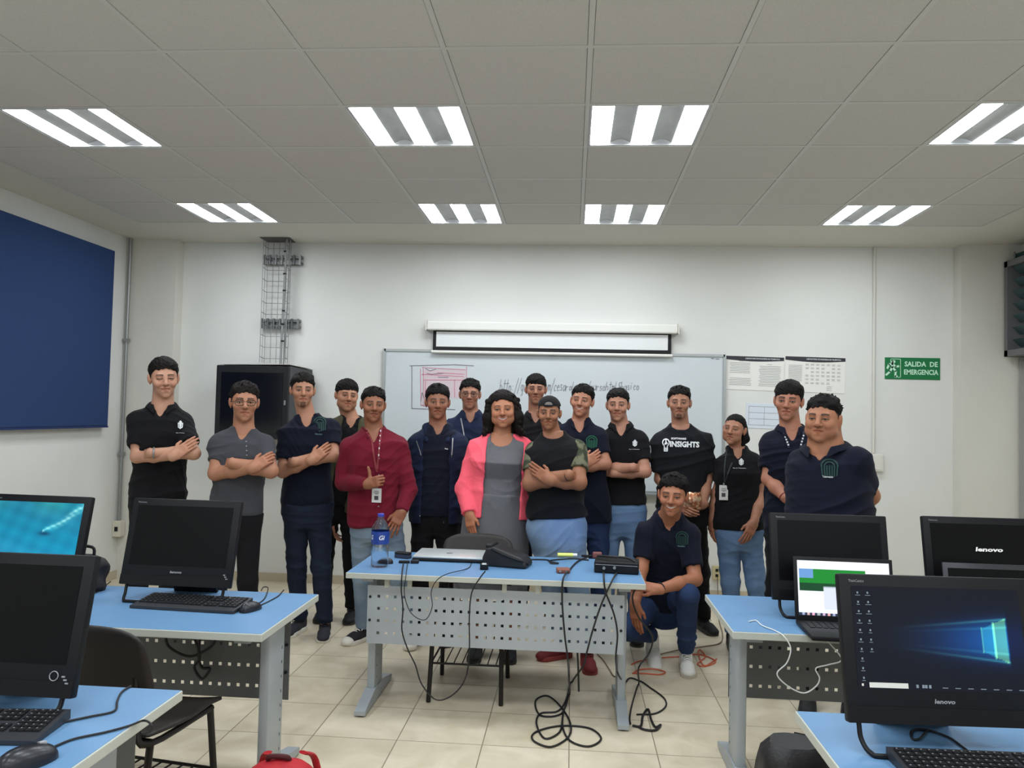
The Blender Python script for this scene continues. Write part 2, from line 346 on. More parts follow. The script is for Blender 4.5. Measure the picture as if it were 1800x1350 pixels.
# posters
def poster(px0, py0, px1, py1, label, kind):
    a = atY(px0, py0, Y_WALL); b = atY(px1, py1, Y_WALL); w = b[0]-a[0]; h = a[2]-b[2]
    t = thing('wall_poster', label, 'poster', ((a[0]+b[0])/2, Y_WALL, (a[2]+b[2])/2), 0, 'printed papers on the wall' if kind == 2 else 'wide printed posters')
    t.rotation_euler = (0, 0.018, 0)
    MB().box((-w/2, -0.004, -h/2), (w/2, 0, h/2)).build('sheet', mat('poster_paper' if kind != 2 else 'bluish_paper', (226, 226, 220) if kind != 2 else (208, 216, 226), 0.6), t)
    if kind != 2:
        P = [[(-w/2+w*i/16, -0.0052, h/2), (-w/2+w*i/16, -0.0052, h/2-h*(0.10+0.045*math.sin(PI*i/16)))] for i in range(17)]
        MB().grid(P).build('header_band', mat('poster_dark', (42, 44, 50), 0.5), t)
        vs, fs = fit_text('LABORATORIO DE INGENIERIA EN TELEMATICA', w*0.58, h*0.042, 0.01); flat_xz(vs, fs, -0.0062, 'title_lettering', M_wtext, t, 0.14*w, h*0.44)
    lines = []
    if kind == 0:
        for (x0, x1, z1, n) in ((-0.41, -0.06, 0.30, 7), (-0.41, -0.04, -0.16, 5), (0.08, 0.46, 0.22, 13)):
            for i in range(n):
                z = z1-i*0.048; d = random.uniform(0, 0.03); lines.append([((x0+d)*w, z*h), ((x1-d)*w, z*h)])
        lines += [[(-0.25*w, 0.36*h), (-0.18*w, 0.36*h)], [(0.22*w, 0.28*h), (0.3*w, 0.28*h)]]
    elif kind == 1:
        for i in range(12): lines.append([(-0.44*w, (0.25-i*0.04)*h), (-0.22*w, (0.25-i*0.04)*h)])
        for i in range(7):
            for j in range(6):
                if random.random() < 0.8:
                    for q in range(2): lines.append([((-0.16+i*0.088)*w, (0.30-j*0.105-q*0.03)*h), ((-0.11+i*0.088)*w, (0.30-j*0.105-q*0.03)*h)])
        lines += [[(0.2*w, -0.33*h), (0.28*w, -0.33*h)], [(0.2*w, -0.38*h), (0.28*w, -0.38*h)], [(0.2*w, -0.43*h), (0.28*w, -0.43*h)]]
    else:
        for i in range(4): lines.append([(-0.42*w, (0.38-i*0.25)*h), (0.42*w, (0.38-i*0.25)*h)])
        for i in range(3): lines.append([((-0.42+i*0.42)*w, 0.38*h), ((-0.42+i*0.42)*w, -0.37*h)])
    vs, fs = strokes(lines, h*(0.006 if kind != 1 else 0.005)); flat_xz(vs, fs, -0.0055, 'printed_text', mat('poster_grey', (150, 152, 152), 0.7), t)
poster(1273, 626, 1377, 687, 'white poster of centred paragraphs with dark header, left of the pair beside the whiteboard', 0)
poster(1380, 627, 1485, 691, 'white poster with a grid of small entries and dark header, right of the pair', 1)
poster(1311, 709, 1375, 754, 'pale bluish paper notice taped below the pair of posters', 2)
# whiteboard
a = atY(677, 615, Y_WALL); b = atY(1270, 868, Y_WALL); wbx0, wbx1, wbz1, wbz0 = a[0], b[0], 2.10, 0.90
wb = thing('whiteboard', 'wide white marker board with thin aluminium frame behind the group', 'whiteboard', (0, Y_WALL, 0))
MB().box((wbx0, -0.02, wbz0), (wbx1, 0, wbz1)).build('writing_surface', mat('board_white', (198, 205, 208), 0.18, spec=0.5), wb)
mb = MB()
for lo, hi in (((wbx0-0.012, -0.03, wbz0-0.012), (wbx0+0.012, 0, wbz1+0.012)), ((wbx1-0.012, -0.03, wbz0-0.012), (wbx1+0.012, 0, wbz1+0.012)), ((wbx0, -0.03, wbz1-0.01), (wbx1, 0, wbz1+0.012)), ((wbx0, -0.03, wbz0-0.012), (wbx1, 0, wbz0+0.01))): mb.box(lo, hi)
mb.build('frame', mat('alu_frame', (168, 172, 172), 0.35, metal=0.6), wb)
MB().box((wbx0+0.3, -0.1, wbz0-0.02), (wbx1-0.3, -0.03, wbz0-0.008)).build('marker_tray', MATS['alu_frame'], wb)
xm = (wbx0+wbx1)/2; 
MB().tube([(xm+0.035*math.cos(i*PI/8), -0.034, wbz1-0.005+0.018*math.sin(i*PI/8)) for i in range(16)], 0.004, 6, closed=True).build('hanger_ring', MATS['alu_frame'], wb)
def P2(px, py): q = atY(px, py, Y_WALL-0.022); return (q[0], q[2])
yb = -0.0225
pink = [[P2(739, 648), P2(740, 712)], [P2(742, 646), P2(818, 650)], [P2(741, 658), P2(815, 662)], [P2(745, 668), P2(818, 668)], [P2(744, 646), P2(744, 714)], [P2(820, 645), P2(820, 700)], [P2(748, 670), P2(747, 708)], [P2(799, 668), P2(799, 698)], [P2(740, 712), P2(760, 716)], [P2(768, 655), P2(816, 658)]]
vs, fs = strokes(pink, 0.0026); mb = MB(); mb.add([(v[0], yb, v[1]) for v in vs], fs); mb.build('pink_marker_drawing', mat('pink_marker', (205, 120, 140), 0.6), wb)
q0, q1, q2, q3 = P2(745, 650), P2(818, 650), P2(818, 700), P2(745, 700)
mb = MB(); mb.add([(q[0], -0.0212, q[1]) for q in (q0, q1, q2, q3)], [(0, 1, 2, 3)]); mb.build('pink_marker_wash', mat('pink_wash', (205, 188, 194), 0.5), wb)
gr = [[P2(720, 643), P2(800, 641), P2(833, 643)], [P2(724, 644), P2(724, 718)], [P2(724, 718), P2(800, 720)], [P2(748, 648), P2(756, 652), P2(766, 649)], [P2(750, 656), P2(758, 658), P2(780, 656)], [P2(770, 663), P2(788, 663)], [P2(740, 706), P2(742, 690), P2(746, 700)], [P2(1250, 630), P2(1255, 630)], [P2(1258, 631), P2(1264, 631)]]
vs, fs = strokes(gr, 0.0028); mb = MB(); mb.add([(v[0], yb-0.0006, v[1]) for v in vs], fs); mb.build('grey_marker_drawing', mat('grey_marker', (122, 118, 128), 0.6), wb)
GL = {'h': [[(0, 1), (0, 0)], [(0, .4), (.2, .5), (.35, .35), (.35, 0)]], 't': [[(.2, 1), (.18, 0), (.35, .05)], [(0, .65), (.4, .68)]], 'p': [[(0, .5), (0, -.4)], [(0, .4), (.25, .5), (.35, .2), (.15, 0), (0, .1)]], ':': [[(.1, .4), (.14, .44)], [(.1, .05), (.14, .09)]], '/': [[(0, -.25), (.4, 1.1)]],
 'g': [[(.35, .45), (.1, .5), (0, .2), (.2, 0), (.35, .2), (.35, .5), (.35, -.3), (.1, -.4)]], 'i': [[(.1, .5), (.1, 0)], [(.1, .7), (.12, .75)]], 'u': [[(0, .5), (.02, .1), (.2, 0), (.35, .15), (.35, .5), (.37, 0)]], 'b': [[(0, 1), (0, 0), (.25, 0), (.35, .25), (.2, .45), (0, .35)]], '.': [[(.08, 0), (.12, .04)]],
 'c': [[(.35, .42), (.15, .5), (0, .25), (.12, 0), (.35, .06)]], 'o': [[(.18, .5), (0, .3), (.08, 0), (.3, .03), (.36, .3), (.18, .5)]], 'm': [[(0, .5), (0, 0)], [(0, .38), (.12, .5), (.2, .35), (.2, 0)], [(.2, .38), (.33, .5), (.42, .35), (.42, 0)]], 'e': [[(0, .25), (.33, .3), (.2, .5), (.02, .35), (.08, .02), (.35, .05)]],
 's': [[(.32, .45), (.1, .5), (.06, .3), (.3, .2), (.28, .02), (0, .03)]], 'a': [[(.33, .45), (.1, .48), (0, .2), (.12, 0), (.33, .2), (.33, .48), (.38, 0)]], 'r': [[(0, .5), (0, 0)], [(0, .35), (.15, .5), (.3, .45)]], 'l': [[(.05, 1), (.05, .05), (.15, 0)]], 'n': [[(0, .5), (0, 0)], [(0, .38), (.2, .5), (.32, .35), (.33, 0)]], '5': [[(.4, .9), (.1, .9), (.05, .5), (.3, .52), (.38, .2), (.2, 0), (0, .08)]], 'f': [[(.35, .95), (.18, .9), (.15, 0)], [(0, .5), (.3, .5)]]}
s = 'http://github.com/cesaralonso/cursohtml5basico'; A = np.array(P2(878, 682)); B = np.array(P2(1124, 679)); stp = (B[0]-A[0])/len(s); hh = 0.105; ln = []
for i, ch in enumerate(s):
    sc = hh*(1.0 if i < 22 else 0.72); base = A+(B-A)*(i/len(s))+[0, (random.random()-0.5)*0.008-0.03]
    for st in GL.get(ch, []): ln.append([(base[0]+x*stp*2.0+y*sc*0.12, base[1]+y*sc) for x, y in st])
vs, fs = strokes(ln, 0.0019); mb = MB(); mb.add([(v[0], yb-0.0006, v[1]) for v in vs], fs); mb.build('handwritten_address', MATS['grey_marker'], wb)
# projector screen
a = atY(752, 562, Y_WALL-0.06); b = atY(1191, 572, Y_WALL-0.06)
ps = thing('projector_screen', 'white pull-down projector screen mostly rolled up above the whiteboard', 'projector screen', ((a[0]+b[0])/2, Y_WALL, 2.315), 0); w = (b[0]-a[0])/2
mb = MB(); mb.box((-w, -0.105, -0.035), (w, -0.015, 0.045), b=0.012); mb.build('roller_case', mat('screen_case', (222, 222, 216), 0.45), ps)
mb = MB(); mb.box((-w-0.012, -0.11, -0.04), (-w, -0.01, 0.055), b=0.003); mb.box((w, -0.11, -0.04), (w+0.012, -0.01, 0.055), b=0.003); mb.build('end_cap', MATS['box_white'], ps)
MB().box((-w+0.05, -0.052, -0.21), (w-0.05, -0.05, -0.03)).build('black_border', mat('screen_border', (24, 24, 26), 0.8), ps)
MB().box((-w+0.08, -0.0545, -0.178), (w-0.08, -0.0525, -0.045)).build('screen_cloth', mat('screen_cloth', (222, 224, 224), 0.8), ps)
MB().tube([(-w+0.04, -0.055, -0.225), (w-0.04, -0.055, -0.225)], 0.014, 10).build('bottom_bar', MATS['screen_case'], ps, True)
# server cabinet
yc = 6.45; a = atY(380, 641, yc); b = atY(509, 640, yc); zb = atY(375, 770, yc)[2]
cb = thing('server_cabinet', 'black wall-mounted server cabinet with dark glass door behind three standing men', 'cabinet', (0, 0, 0))
MB().box((a[0], yc+0.02, zb), (b[0], Y_WALL, a[2]), b=0.004).build('body', mat('cabinet_body', (62, 64, 68), 0.5, metal=0.2), cb)
d = MB(); d.box((a[0]+0.005, yc, zb+0.005), (b[0]-0.005, yc+0.02, a[2]-0.005), b=0.003); dr = d.build('door', mat('cabinet_door', (22, 23, 25), 0.4), cb)
MB().box((a[0]+0.05, yc-0.004, zb+0.05), (b[0]-0.05, yc, a[2]-0.06)).build('glass_pane', mat('cabinet_glass', (12, 13, 16), 0.12), dr)
MB().box((b[0]-0.035, yc-0.012, (zb+a[2])/2-0.02), (b[0]-0.02, yc, (zb+a[2])/2+0.02), b=0.002).build('lock', M_steel, dr)
pt = tag(MB().add([(a[0]+0.03, yc+0.01, a[2]+0.004), (b[0]+0.0, yc-0.01, a[2]+0.012), (b[0]+0.02, yc+0.35, a[2]+0.006), (b[0]+0.04, yc+0.5, a[2]-0.004), (a[0]+0.05, yc+0.5, a[2]+0.004)], [(0, 1, 2, 3, 4)]).build('paper_sheet', mat('paper', (214, 214, 208), 0.8)), 'white paper sheets lying on top of the black server cabinet', 'paper')
sm = pt.modifiers.new('s', 'SOLIDIFY'); sm.thickness = 0.003; sm.offset = 1
# wire cable tray
a = atY(469, 425, 6.93); b = atY(510, 425, 6.93); tx0, tx1 = a[0], b[0]; zt = MATS and 1.99
ty0, ty1 = 6.86, 6.965
tr = thing('cable_tray', 'galvanised wire mesh cable tray running from the ceiling down to the server cabinet', 'cable tray')
mb = MB(); nx = 5
for i in range(nx): x = tx0+(tx1-tx0)*i/(nx-1); mb.tube([(x, ty1, 1.96), (x, ty1, H_CEIL-0.003)], 0.0028, 6)
for x in (tx0, tx1):
    for y in (ty0, (ty0+ty1)/2): mb.tube([(x, y, 1.96), (x, y, H_CEIL-0.003)], 0.0028, 6)
z = 2.0
while z < 3.04: mb.tube([(tx0, ty0, z+0.01), (tx0, ty1-0.01, z), (tx0+0.01, ty1, z), (tx1-0.01, ty1, z), (tx1, ty1-0.01, z), (tx1, ty0, z+0.01)], 0.0028, 6); z += 0.1
mb.build('wire_mesh', M_steel, tr)
mat('steel_channel', (120, 122, 122), 0.45, metal=0.6)
for z in (2.32, 2.90):
    mb = MB()
    for q in (-0.028, 0.028): mb.box((tx0-0.05, 6.985, z+q-0.012), (tx1+0.09, 7.035, z+q+0.012)); 
    for i in range(7): x = tx0-0.04+i*(tx1-tx0+0.12)/6; mb.box((x-0.008, 6.97, z-0.045), (x+0.008, 6.99, z+0.045))
    mb.build('support_channel', mat('steel_channel', (120, 122, 122), 0.45, metal=0.6), tr)
mb = MB(); mb.tube([(tx1-0.02, 6.85, 1.93), (tx1-0.012, 6.85, 2.5), (tx1, 6.85, H_CEIL-0.003)], 0.011, 8); mb.tube([(tx1-0.005, 6.88, 1.93), (tx1+0.012, 6.88, 2.45), (tx1+0.02, 6.88, H_CEIL-0.003)], 0.007, 8)
mb.build('cable_run', mat('grey_cable', (128, 130, 130), 0.6), tr, True)
mb = MB()
for z in (2.15, 2.3, 2.42, 2.6, 2.75, 2.95): mb.tube([(tx1-0.01, 6.85, z-0.006), (tx1-0.01, 6.85, z+0.006)], 0.015, 8)
mb.build('cable_tie', M_blk, tr)
MB().add([(tx0-0.01, 6.78, H_CEIL-0.004), (tx1+0.05, 6.78, H_CEIL-0.004), (tx1+0.03, 7.0, H_CEIL-0.002), (tx0-0.02, 7.0, H_CEIL-0.002)], [(0, 1, 2, 3)]).build('ceiling_opening_plate', mat('dark_opening', (90, 90, 88), 0.8), tr)

# ============================================================ desks
def hole_panel(x0, x1, z0, z1, y, nx, rows, hs, xm, zm):
    xs = [x0]; pit = (x1-x0-2*xm)/(nx-1)
    for i in range(nx): c = x0+xm+i*pit; xs += [c-hs/2, c+hs/2]
    xs.append(x1); zs = [z0]; pz = (z1-z0-2*zm)/(rows-1)
    for i in range(rows): c = z0+zm+i*pz; zs += [c-hs/2, c+hs/2]
    zs.append(z1); mb = MB(); vs = [(x, y, z) for z in zs for x in xs]; W = len(xs); fs = []
    for j in range(len(zs)-1):
        for i in range(W-1):
            if i % 2 == 1 and j % 2 == 1: continue
            fs.append((j*W+i, j*W+i+1, (j+1)*W+i+1, (j+1)*W+i))
    mb.add(vs, fs); return mb
def desk(name, label, x0, x1, y0, y1, pan_far=True, group=None):
    t = thing(name, label, 'desk', ((x0+x1)/2, (y0+y1)/2, 0), 0, group); w = (x1-x0)/2; d = (y1-y0)/2; Z = TABLE
    mb = MB(); mb.box((-w, -d, Z-0.03), (w, d, Z-0.001), b=0.003); mb.m = 1; mb.box((-w+0.004, -d+0.004, Z-0.004), (w-0.004, d-0.004, Z)); mb.build('tabletop', [M_edge, M_blue], t)
    s = 1 if pan_far else -1; yp = s*(d-0.07)
    for sx in (-1, 1):
        xc = sx*(w-0.10); mb = MB()
        mb.box((xc-0.022, -0.085 + s*0.05, 0.05), (xc+0.022, 0.085+s*0.05, Z-0.03), b=0.012)
        yl = s*0.05
        mb.add([(xc+a, b+yl, z) for a in (-0.028, 0.028) for b, z in ((-0.30, 0.008), (0.30, 0.008), (0.30, 0.03), (0.09, 0.075), (-0.09, 0.075), (-0.30, 0.03))], [(5, 4, 3, 2, 1, 0), (6, 7, 8, 9, 10, 11), (0, 1, 7, 6), (1, 2, 8, 7), (2, 3, 9, 8), (3, 4, 10, 9), (4, 5, 11, 10), (5, 0, 6, 11)])
        mb.box((xc-0.03, -d+0.06, Z-0.055), (xc+0.03, d-0.06, Z-0.03))
        l = mb.build('leg', M_greymet, t, True)
        mb = MB(); mb.tube([(xc, yl-0.27, 0), (xc, yl-0.27, 0.01)], 0.02, 10); mb.tube([(xc, yl+0.27, 0), (xc, yl+0.27, 0.01)], 0.02, 10); mb.build('levelling_foot', M_blk, l)
        mb = MB()
        for k in range(8):
            z = 0.12+k*0.06
            mb.box((xc-0.0225, yl+s*0.05-0.003, z), (xc+0.0225, yl+s*0.05+0.003, z+0.012))
        mb.build('slot_row', M_blk, l)
    zp1 = Z-0.075; zp0 = zp1-0.375 if pan_far else zp1-0.298
    nx = 29
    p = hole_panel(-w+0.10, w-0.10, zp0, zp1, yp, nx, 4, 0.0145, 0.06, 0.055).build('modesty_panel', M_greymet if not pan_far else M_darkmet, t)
    sm = p.modifiers.new('thick', 'SOLIDIFY'); sm.thickness = 0.002; sm.offset = 0
    for x in (-w+0.20, -w+0.32, 0.05, 0.22, w-0.18): MB().box((x-0.012, yp-0.004, Z-0.085), (x+0.012, yp+0.004, Z-0.03)).build('bracket', M_edge, t)
    mb = MB()
    for sx in (-1, 1):
        for z in (zp0+0.12, zp0+0.24): mb.tube([(sx*(w-0.115), yp-s*0.0-0.006, z), (sx*(w-0.115), yp+0.006, z)], 0.007, 8)
    mb.build('bolt', M_blk2, t)
    return t
D_T = desk('teacher_desk', 'grey metal teacher desk with blue top and perforated front, covered in cables', -1.14, 0.385, 4.035, 4.69, pan_far=False)
G = 'student desks with blue tops'
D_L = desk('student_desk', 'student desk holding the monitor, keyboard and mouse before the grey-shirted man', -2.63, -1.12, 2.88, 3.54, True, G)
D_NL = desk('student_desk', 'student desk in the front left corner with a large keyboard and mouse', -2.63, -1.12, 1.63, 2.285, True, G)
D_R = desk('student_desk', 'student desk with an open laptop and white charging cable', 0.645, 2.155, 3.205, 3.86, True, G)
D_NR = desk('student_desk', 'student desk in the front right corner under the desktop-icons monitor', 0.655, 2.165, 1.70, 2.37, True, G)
# ============================================================ screens, computers
def screen_mat(name, s):
    m = bpy.data.materials.new(name); m.use_nodes = True; N = m.node_tree.nodes; b = N['Principled BSDF']
    a = N.new('ShaderNodeAttribute'); a.attribute_name = 'Col'
    b.inputs['Base Color'].default_value = (0.01, 0.01, 0.012, 1); b.inputs['Roughness'].default_value = 0.35; b.inputs['Specular IOR Level'].default_value = 0.12
    m.node_tree.links.new(a.outputs['Color'], b.inputs['Emission Color']); b.inputs['Emission Strength'].default_value = s; return m
M_screen = screen_mat('lit_screen', 1.0)
def set_cols(me, c):
    a = me.color_attributes.new('Col', 'FLOAT_COLOR', 'POINT'); q = np.ones((len(me.vertices), 4), np.float32); q[:, :3] = c; a.data.foreach_set('color', q.ravel())
def slin(c): c = np.clip(np.asarray(c, float)/255, 0, 1); return np.where(c <= 0.04045, c/12.92, ((c+0.055)/1.055)**2.4)
def image_panel(w, h, z0, y, M, parent, fn, name='display', nx=150, nz=90):
    u, v = np.meshgrid(np.linspace(0, 1, nx), np.linspace(0, 1, nz)); mb = MB()
    P = [[tuple(M @ Vector(((u[j, i]-0.5)*w, y, z0+v[j, i]*h))) for i in range(nx)] for j in range(nz)]
    mb.grid(P); o = mb.build(name, M_screen, parent); set_cols(o.data, slin(fn(u.ravel(), v.ravel()))); return o
def img_windows(u, v):
    c = np.zeros((len(u), 3)); c[:] = (1, 4, 15); cx, cy = 0.80, 0.50; du = np.clip(cx+0.11-u, 0, 2)
    c += np.exp(-(((u-cx)/0.40)**2+((v-cy)/0.26)**2))[:, None]*[0, 18, 48]
    hh = 0.21-0.10*np.clip(du/0.6, 0, 1); f = np.exp(-((v-cy)/(hh*0.95+0.02))**4)*np.clip(1-du/0.80, 0, 1)**1.7*(u < cx+0.11); c += f[:, None]*[6, 62, 96]
    for s in (1, -1):
        for k, (off, a) in enumerate(((1.0, 1.0), (0.62, 0.45))):
            d = np.abs((v-cy)-s*off*(0.21-0.13*np.clip(du/0.75, 0, 1))); c += (np.exp(-(d/0.011)**2)*np.clip(1-du/0.7, 0, 1)*(u < cx+0.11)*a)[:, None]*[40, 80, 60]
    hw_ = 0.125+0.75*(u-cx+0.02); wl = (u > cx-0.04)&(u < cx+0.105)&(np.abs(v-cy) < hw_); c[wl] += [22, 52, 40]; c[wl&(u > cx+0.03)] += [40, 26, -20]
    bar = ((np.abs(u-cx-0.028) < 0.005)&(np.abs(v-cy) < hw_+0.02))|((np.abs(u-cx+0.04) < 0.002)&(np.abs(v-cy) < 0.12)); c[bar] += [60, 90, 40]
    c[(np.abs(v-cy) < 0.005)&(u > 0.12)&(u < cx+0.105)] = (2, 10, 22)
    return c
def img_swim(u, v):
    c = np.zeros((len(u), 3)); c[:] = (8, 118, 150); c += (v*0-0.0)[:, None]; c += ((0.5-v)*10)[:, None]*[0.5, 2, 3]; c[:, 0] += 10*np.sin(7*v+3*u)
    n = np.sin(23*u+9*v)*np.sin(17*v-11*u); c += (n*8)[:, None]*[0.6, 1, 1]
    top = np.clip((v-0.72)/0.3, 0, 1); c += (top*(0.5+0.5*np.sin(9*u+2)))[:, None]*[25, 25, 5]
    t = (u-0.62)/0.36; line = 0.50+0.40*t; d = np.abs(v-line+0.03*np.sin(18*u)); f = np.exp(-(d/(0.035+0.05*np.clip(t, 0, 1)))**2)*(t > -0.05)*(0.65+0.35*np.sin(60*u)*np.sin(70*v)); c += f[:, None]*[120, 90, 65]
    f = np.exp(-(((u-0.63)/0.06)**2+((v-0.47)/0.035)**2)); c -= f[:, None]*[10, 60, 60]
    return c
def img_browser(u, v):
    c = np.zeros((len(u), 3)); c[:] = (222, 228, 236)
    c[v > 0.92] = (214, 222, 234); c[(v > 0.925)&(u > 0.25)] = (232, 226, 232)
    g = (v > 0.585)&(v < 0.85)&(u > 0.02)&(u < 0.74); c[g] = (22, 122, 40); b = (v > 0.68)&(v < 0.85)&(u > 0.02)&(u < 0.17); c[b] = (96, 140, 190)
    c[(v > 0.44)&(v < 0.585)&(u > 0.02)&(u < 0.74)] = (14, 62, 32); c[(v > 0.12)&(v < 0.52)&(u > 0.28)&(u < 0.62)] = (196, 202, 216); c[(v > 0.515)&(v < 0.53)&(u > 0.28)&(u < 0.62)] = (150, 160, 170)
    c[(v < 0.055)] = (38, 48, 66)
    for k in range(12): q = (np.abs(u-0.05-k*0.055) < 0.014)&(np.abs(v-0.028) < 0.018); c[q] = (150+40*(k % 3), 160, 190-30*(k % 2))
    return c
def put_text(s, w, h, cx, cz, y, M, parent, m, name='logo', bold=0.0, shear=0.0):
    vs, fs = fit_text(s, w, h, bold, shear); mb = MB(); mb.add([tuple(M @ Vector((v[0]+cx, y, v[1]+cz))) for v in vs], fs); return mb.build(name, m, parent)
M_bezel = mat('monitor_bezel', (20, 21, 24), 0.5, spec=0.25, noise=0.05, nscale=300)
M_bezel2 = mat('monitor_chin', (14, 15, 18), 0.4, spec=0.25)
def monitor(label, x, y, zb, yaw, tilt, screen=None, logo=True):
    t = thing('computer_monitor', label, 'monitor', (x, y, TABLE), yaw, 'all-in-one desktop computers'); W, H = 0.492, 0.369
    M = Matrix.Translation((0, 0, zb-TABLE)) @ Matrix.Rotation(-tilt, 4, 'X')
    mb = MB(); mb.box((-W/2, 0, 0), (W/2, 0.03, H), M, b=0.006); mb.box((-W/2+0.05, 0.028, 0.03), (W/2-0.05, 0.062, H-0.05), M, b=0.012); mb.build('housing', M_bezel, t, True)
    mb = MB(); mb.box((-W/2+0.002, -0.0015, 0.001), (W/2-0.002, 0.004, 0.042), M); mb.build('speaker_strip', M_bezel2, t)
    sw, sh, sz = W-0.060, 0.255, 0.083
    if screen is None:
        mb = MB(); mb.box((-sw/2, -0.0012, sz), (sw/2, 0.002, sz+sh), M); mb.build('display', M_scr, t)
    else: d = image_panel(sw, sh, sz, -0.0012, M, t, screen)
    put_text('ThinkCentre', 0.040, 0.007, -W/2+0.045, H-0.018, -0.0008, M, t, M_gtext, 'model_lettering')
    if logo: put_text('lenovo', 0.052, 0.011, 0.0, 0.058, -0.0008, M, t, M_gtext, 'logo_lettering', 0.03, 0.15)
    mb = MB()
    for k in range(3): mb.box((W/2-0.035+k*0.006, -0.002, 0.052-k*0.008), (W/2-0.026+k*0.006, 0, 0.056-k*0.008), M)
    mb.build('button', M_gtext, t)
    mb = MB(); b0 = M @ Vector((-W/2+0.03, 0.012, 0)); z = 0.007
    mb.tube([b0, (-W/2+0.032, 0.0, 0.03), (-W/2+0.045, -0.03, z), (-W/2+0.09, -0.045, z), (W/2-0.09, -0.045, z), (W/2-0.045, -0.03, z), (W/2-0.032, 0.0, 0.03), (W/2-0.03, b0[1], b0[2])], 0.0065, 8, smooth=5)
    mb.build('wire_foot', M_blk, t, True)
    mb = MB(); a = M @ Vector((0, 0.06, 0.22)); mb.add([(-0.09, a[1], a[2]), (0.09, a[1], a[2]), (0.1, a[1]+0.10, 0.004), (-0.1, a[1]+0.10, 0.004), (-0.09, a[1]-0.012, a[2]), (0.09, a[1]-0.012, a[2]), (0.1, a[1]+0.085, 0.0), (-0.1, a[1]+0.085, 0.0)], [(0, 1, 2, 3), (7, 6, 5, 4), (0, 4, 5, 1), (3, 2, 6, 7), (0, 3, 7, 4), (1, 5, 6, 2)]); mb.build('rear_stand', M_blk, t)
    return t, M, (sw, sh, sz)
monitor('black all-in-one monitor, screen off, in front of the man in black and grey-shirted man', -1.672, 3.29, 0.787, -0.015, 0.247)
monitor('all-in-one monitor showing a teal underwater swimmer picture', -2.349, 3.298, 0.783, -0.042, 0.223, img_swim)
t, M, S = monitor('large black all-in-one monitor, screen off, in the front left corner', -1.54, 2.022, 0.777, -0.004, 0.233, logo=False)
MB().tube([M @ Vector((0.19+0.012*math.cos(i*PI/6), -0.003, 0.055+0.012*math.sin(i*PI/6))) for i in range(12)], 0.0014, 6, closed=True).build('power_ring', M_gtext, t)
monitor('black all-in-one monitor, screen off, directly behind the open laptop', 1.115, 3.49, 0.787, -0.01, 0.208, logo=False)
t, M, S = monitor('all-in-one monitor with a large start-up logo lit on its black screen', 1.823, 3.647, 0.777, 0.019, 0.202, logo=False)
put_text('lenovo', 0.118, 0.019, 0.03, 0.228, -0.0022, M, t, mat('boot_logo', (200, 200, 200), 0.5, emit=(190, 190, 190), estr=0.5), 'screen_logo', 0.035, 0.12)
t, M, S = monitor('large monitor showing a blue light-beam window desktop with icons, front right', 0.96, 2.115, 0.789, 0.048, 0.213, img_windows)
mb = MB(); mt = MB()
M_icon = mat('icon_glow', (120, 130, 140), 0.5, emit=(100, 115, 130), estr=0.2); M_cap = mat('caption_glow', (190, 190, 185), 0.5, emit=(160, 162, 156), estr=0.4)
def sq(mb, cx, cz, w, h, y=-0.0022): mb.add([tuple(M @ Vector(p)) for p in ((cx-w/2, y, cz-h/2), (cx+w/2, y, cz-h/2), (cx+w/2, y, cz+h/2), (cx-w/2, y, cz+h/2))], [(0, 1, 2, 3)])
sw, sh, sz = S
for i in range(10):
    z = sz+sh-0.017-i*0.0235
    for j in range(2):
        if i >= 7 and j == 1: continue
        x = -sw/2+0.016+j*0.026; ic = MB(); sq(ic, x, z, 0.0042, 0.005); sq(ic, x, z-0.0065, random.uniform(0.008, 0.016), 0.0013); ic.build('icon', M_icon, t)
sq(mt, -sw/2+0.078, sz+0.010, 0.098, 0.0125); sq(mt, -sw/2+0.012, sz+0.010, 0.005, 0.006)
for i, x in enumerate((0.150, 0.165, 0.172, 0.182)): sq(mb, -sw/2+x, sz+0.010, 0.006, 0.008)
for i in range(7): sq(mb, -sw/2+0.22+i*0.032, sz+0.008, 0.014, 0.002)
mb.build('taskbar_icons', M_icon, t); mt.build('search_box', M_cap, t)
# laptops
def laptop(name, label, x, y, yaw, w, dp, h, tilt, screen, m, frame=None):
    t = thing(name, label, 'laptop', (x, y, TABLE), yaw)
    MB().box((-w/2, -dp, 0.002), (w/2, 0.0, 0.020), b=0.005).build('base', m, t, True)
    mb = MB()
    for r in range(5):
        for k in range(14): mb.box((-w/2+0.028+k*(w-0.05)/14, -0.045-r*0.019, 0.0195), (-w/2+0.026+(k+0.86)*(w-0.05)/14, -0.03-r*0.019, 0.0225))
    mb.build('keyboard_keys', M_blk, t); MB().box((-0.05, -dp+0.015, 0.0195), (0.05, -dp+0.075, 0.0208)).build('touchpad', M_blk2, t)
    M = Matrix.Translation((0, 0.002, 0.018)) @ Matrix.Rotation(-tilt, 4, 'X')
    MB().box((-w/2, 0, 0), (w/2, 0.008, h), M, b=0.003).build('lid', frame or m, t, True)
    if screen: image_panel(w-0.03, h-0.036, 0.02, -0.001, M, t, screen)
    else: MB().box((-w/2+0.02, -0.001, 0.02), (w/2-0.02, 0.001, h-0.022), M).build('display', M_scr, t)
    return t
laptop('laptop', 'open laptop showing a web page with green blocks', 1.125, 3.355, -0.03, 0.395, 0.25, 0.255, 0.20, img_browser, M_blk)
laptop('laptop', 'open dark laptop with a grey-rimmed lid, mostly hidden in front of the start-up logo monitor', 1.75, 3.46, 0.0, 0.36, 0.22, 0.235, 0.2, None, M_blk2, mat('laptop_rim', (58, 59, 64), 0.35, metal=0.3))
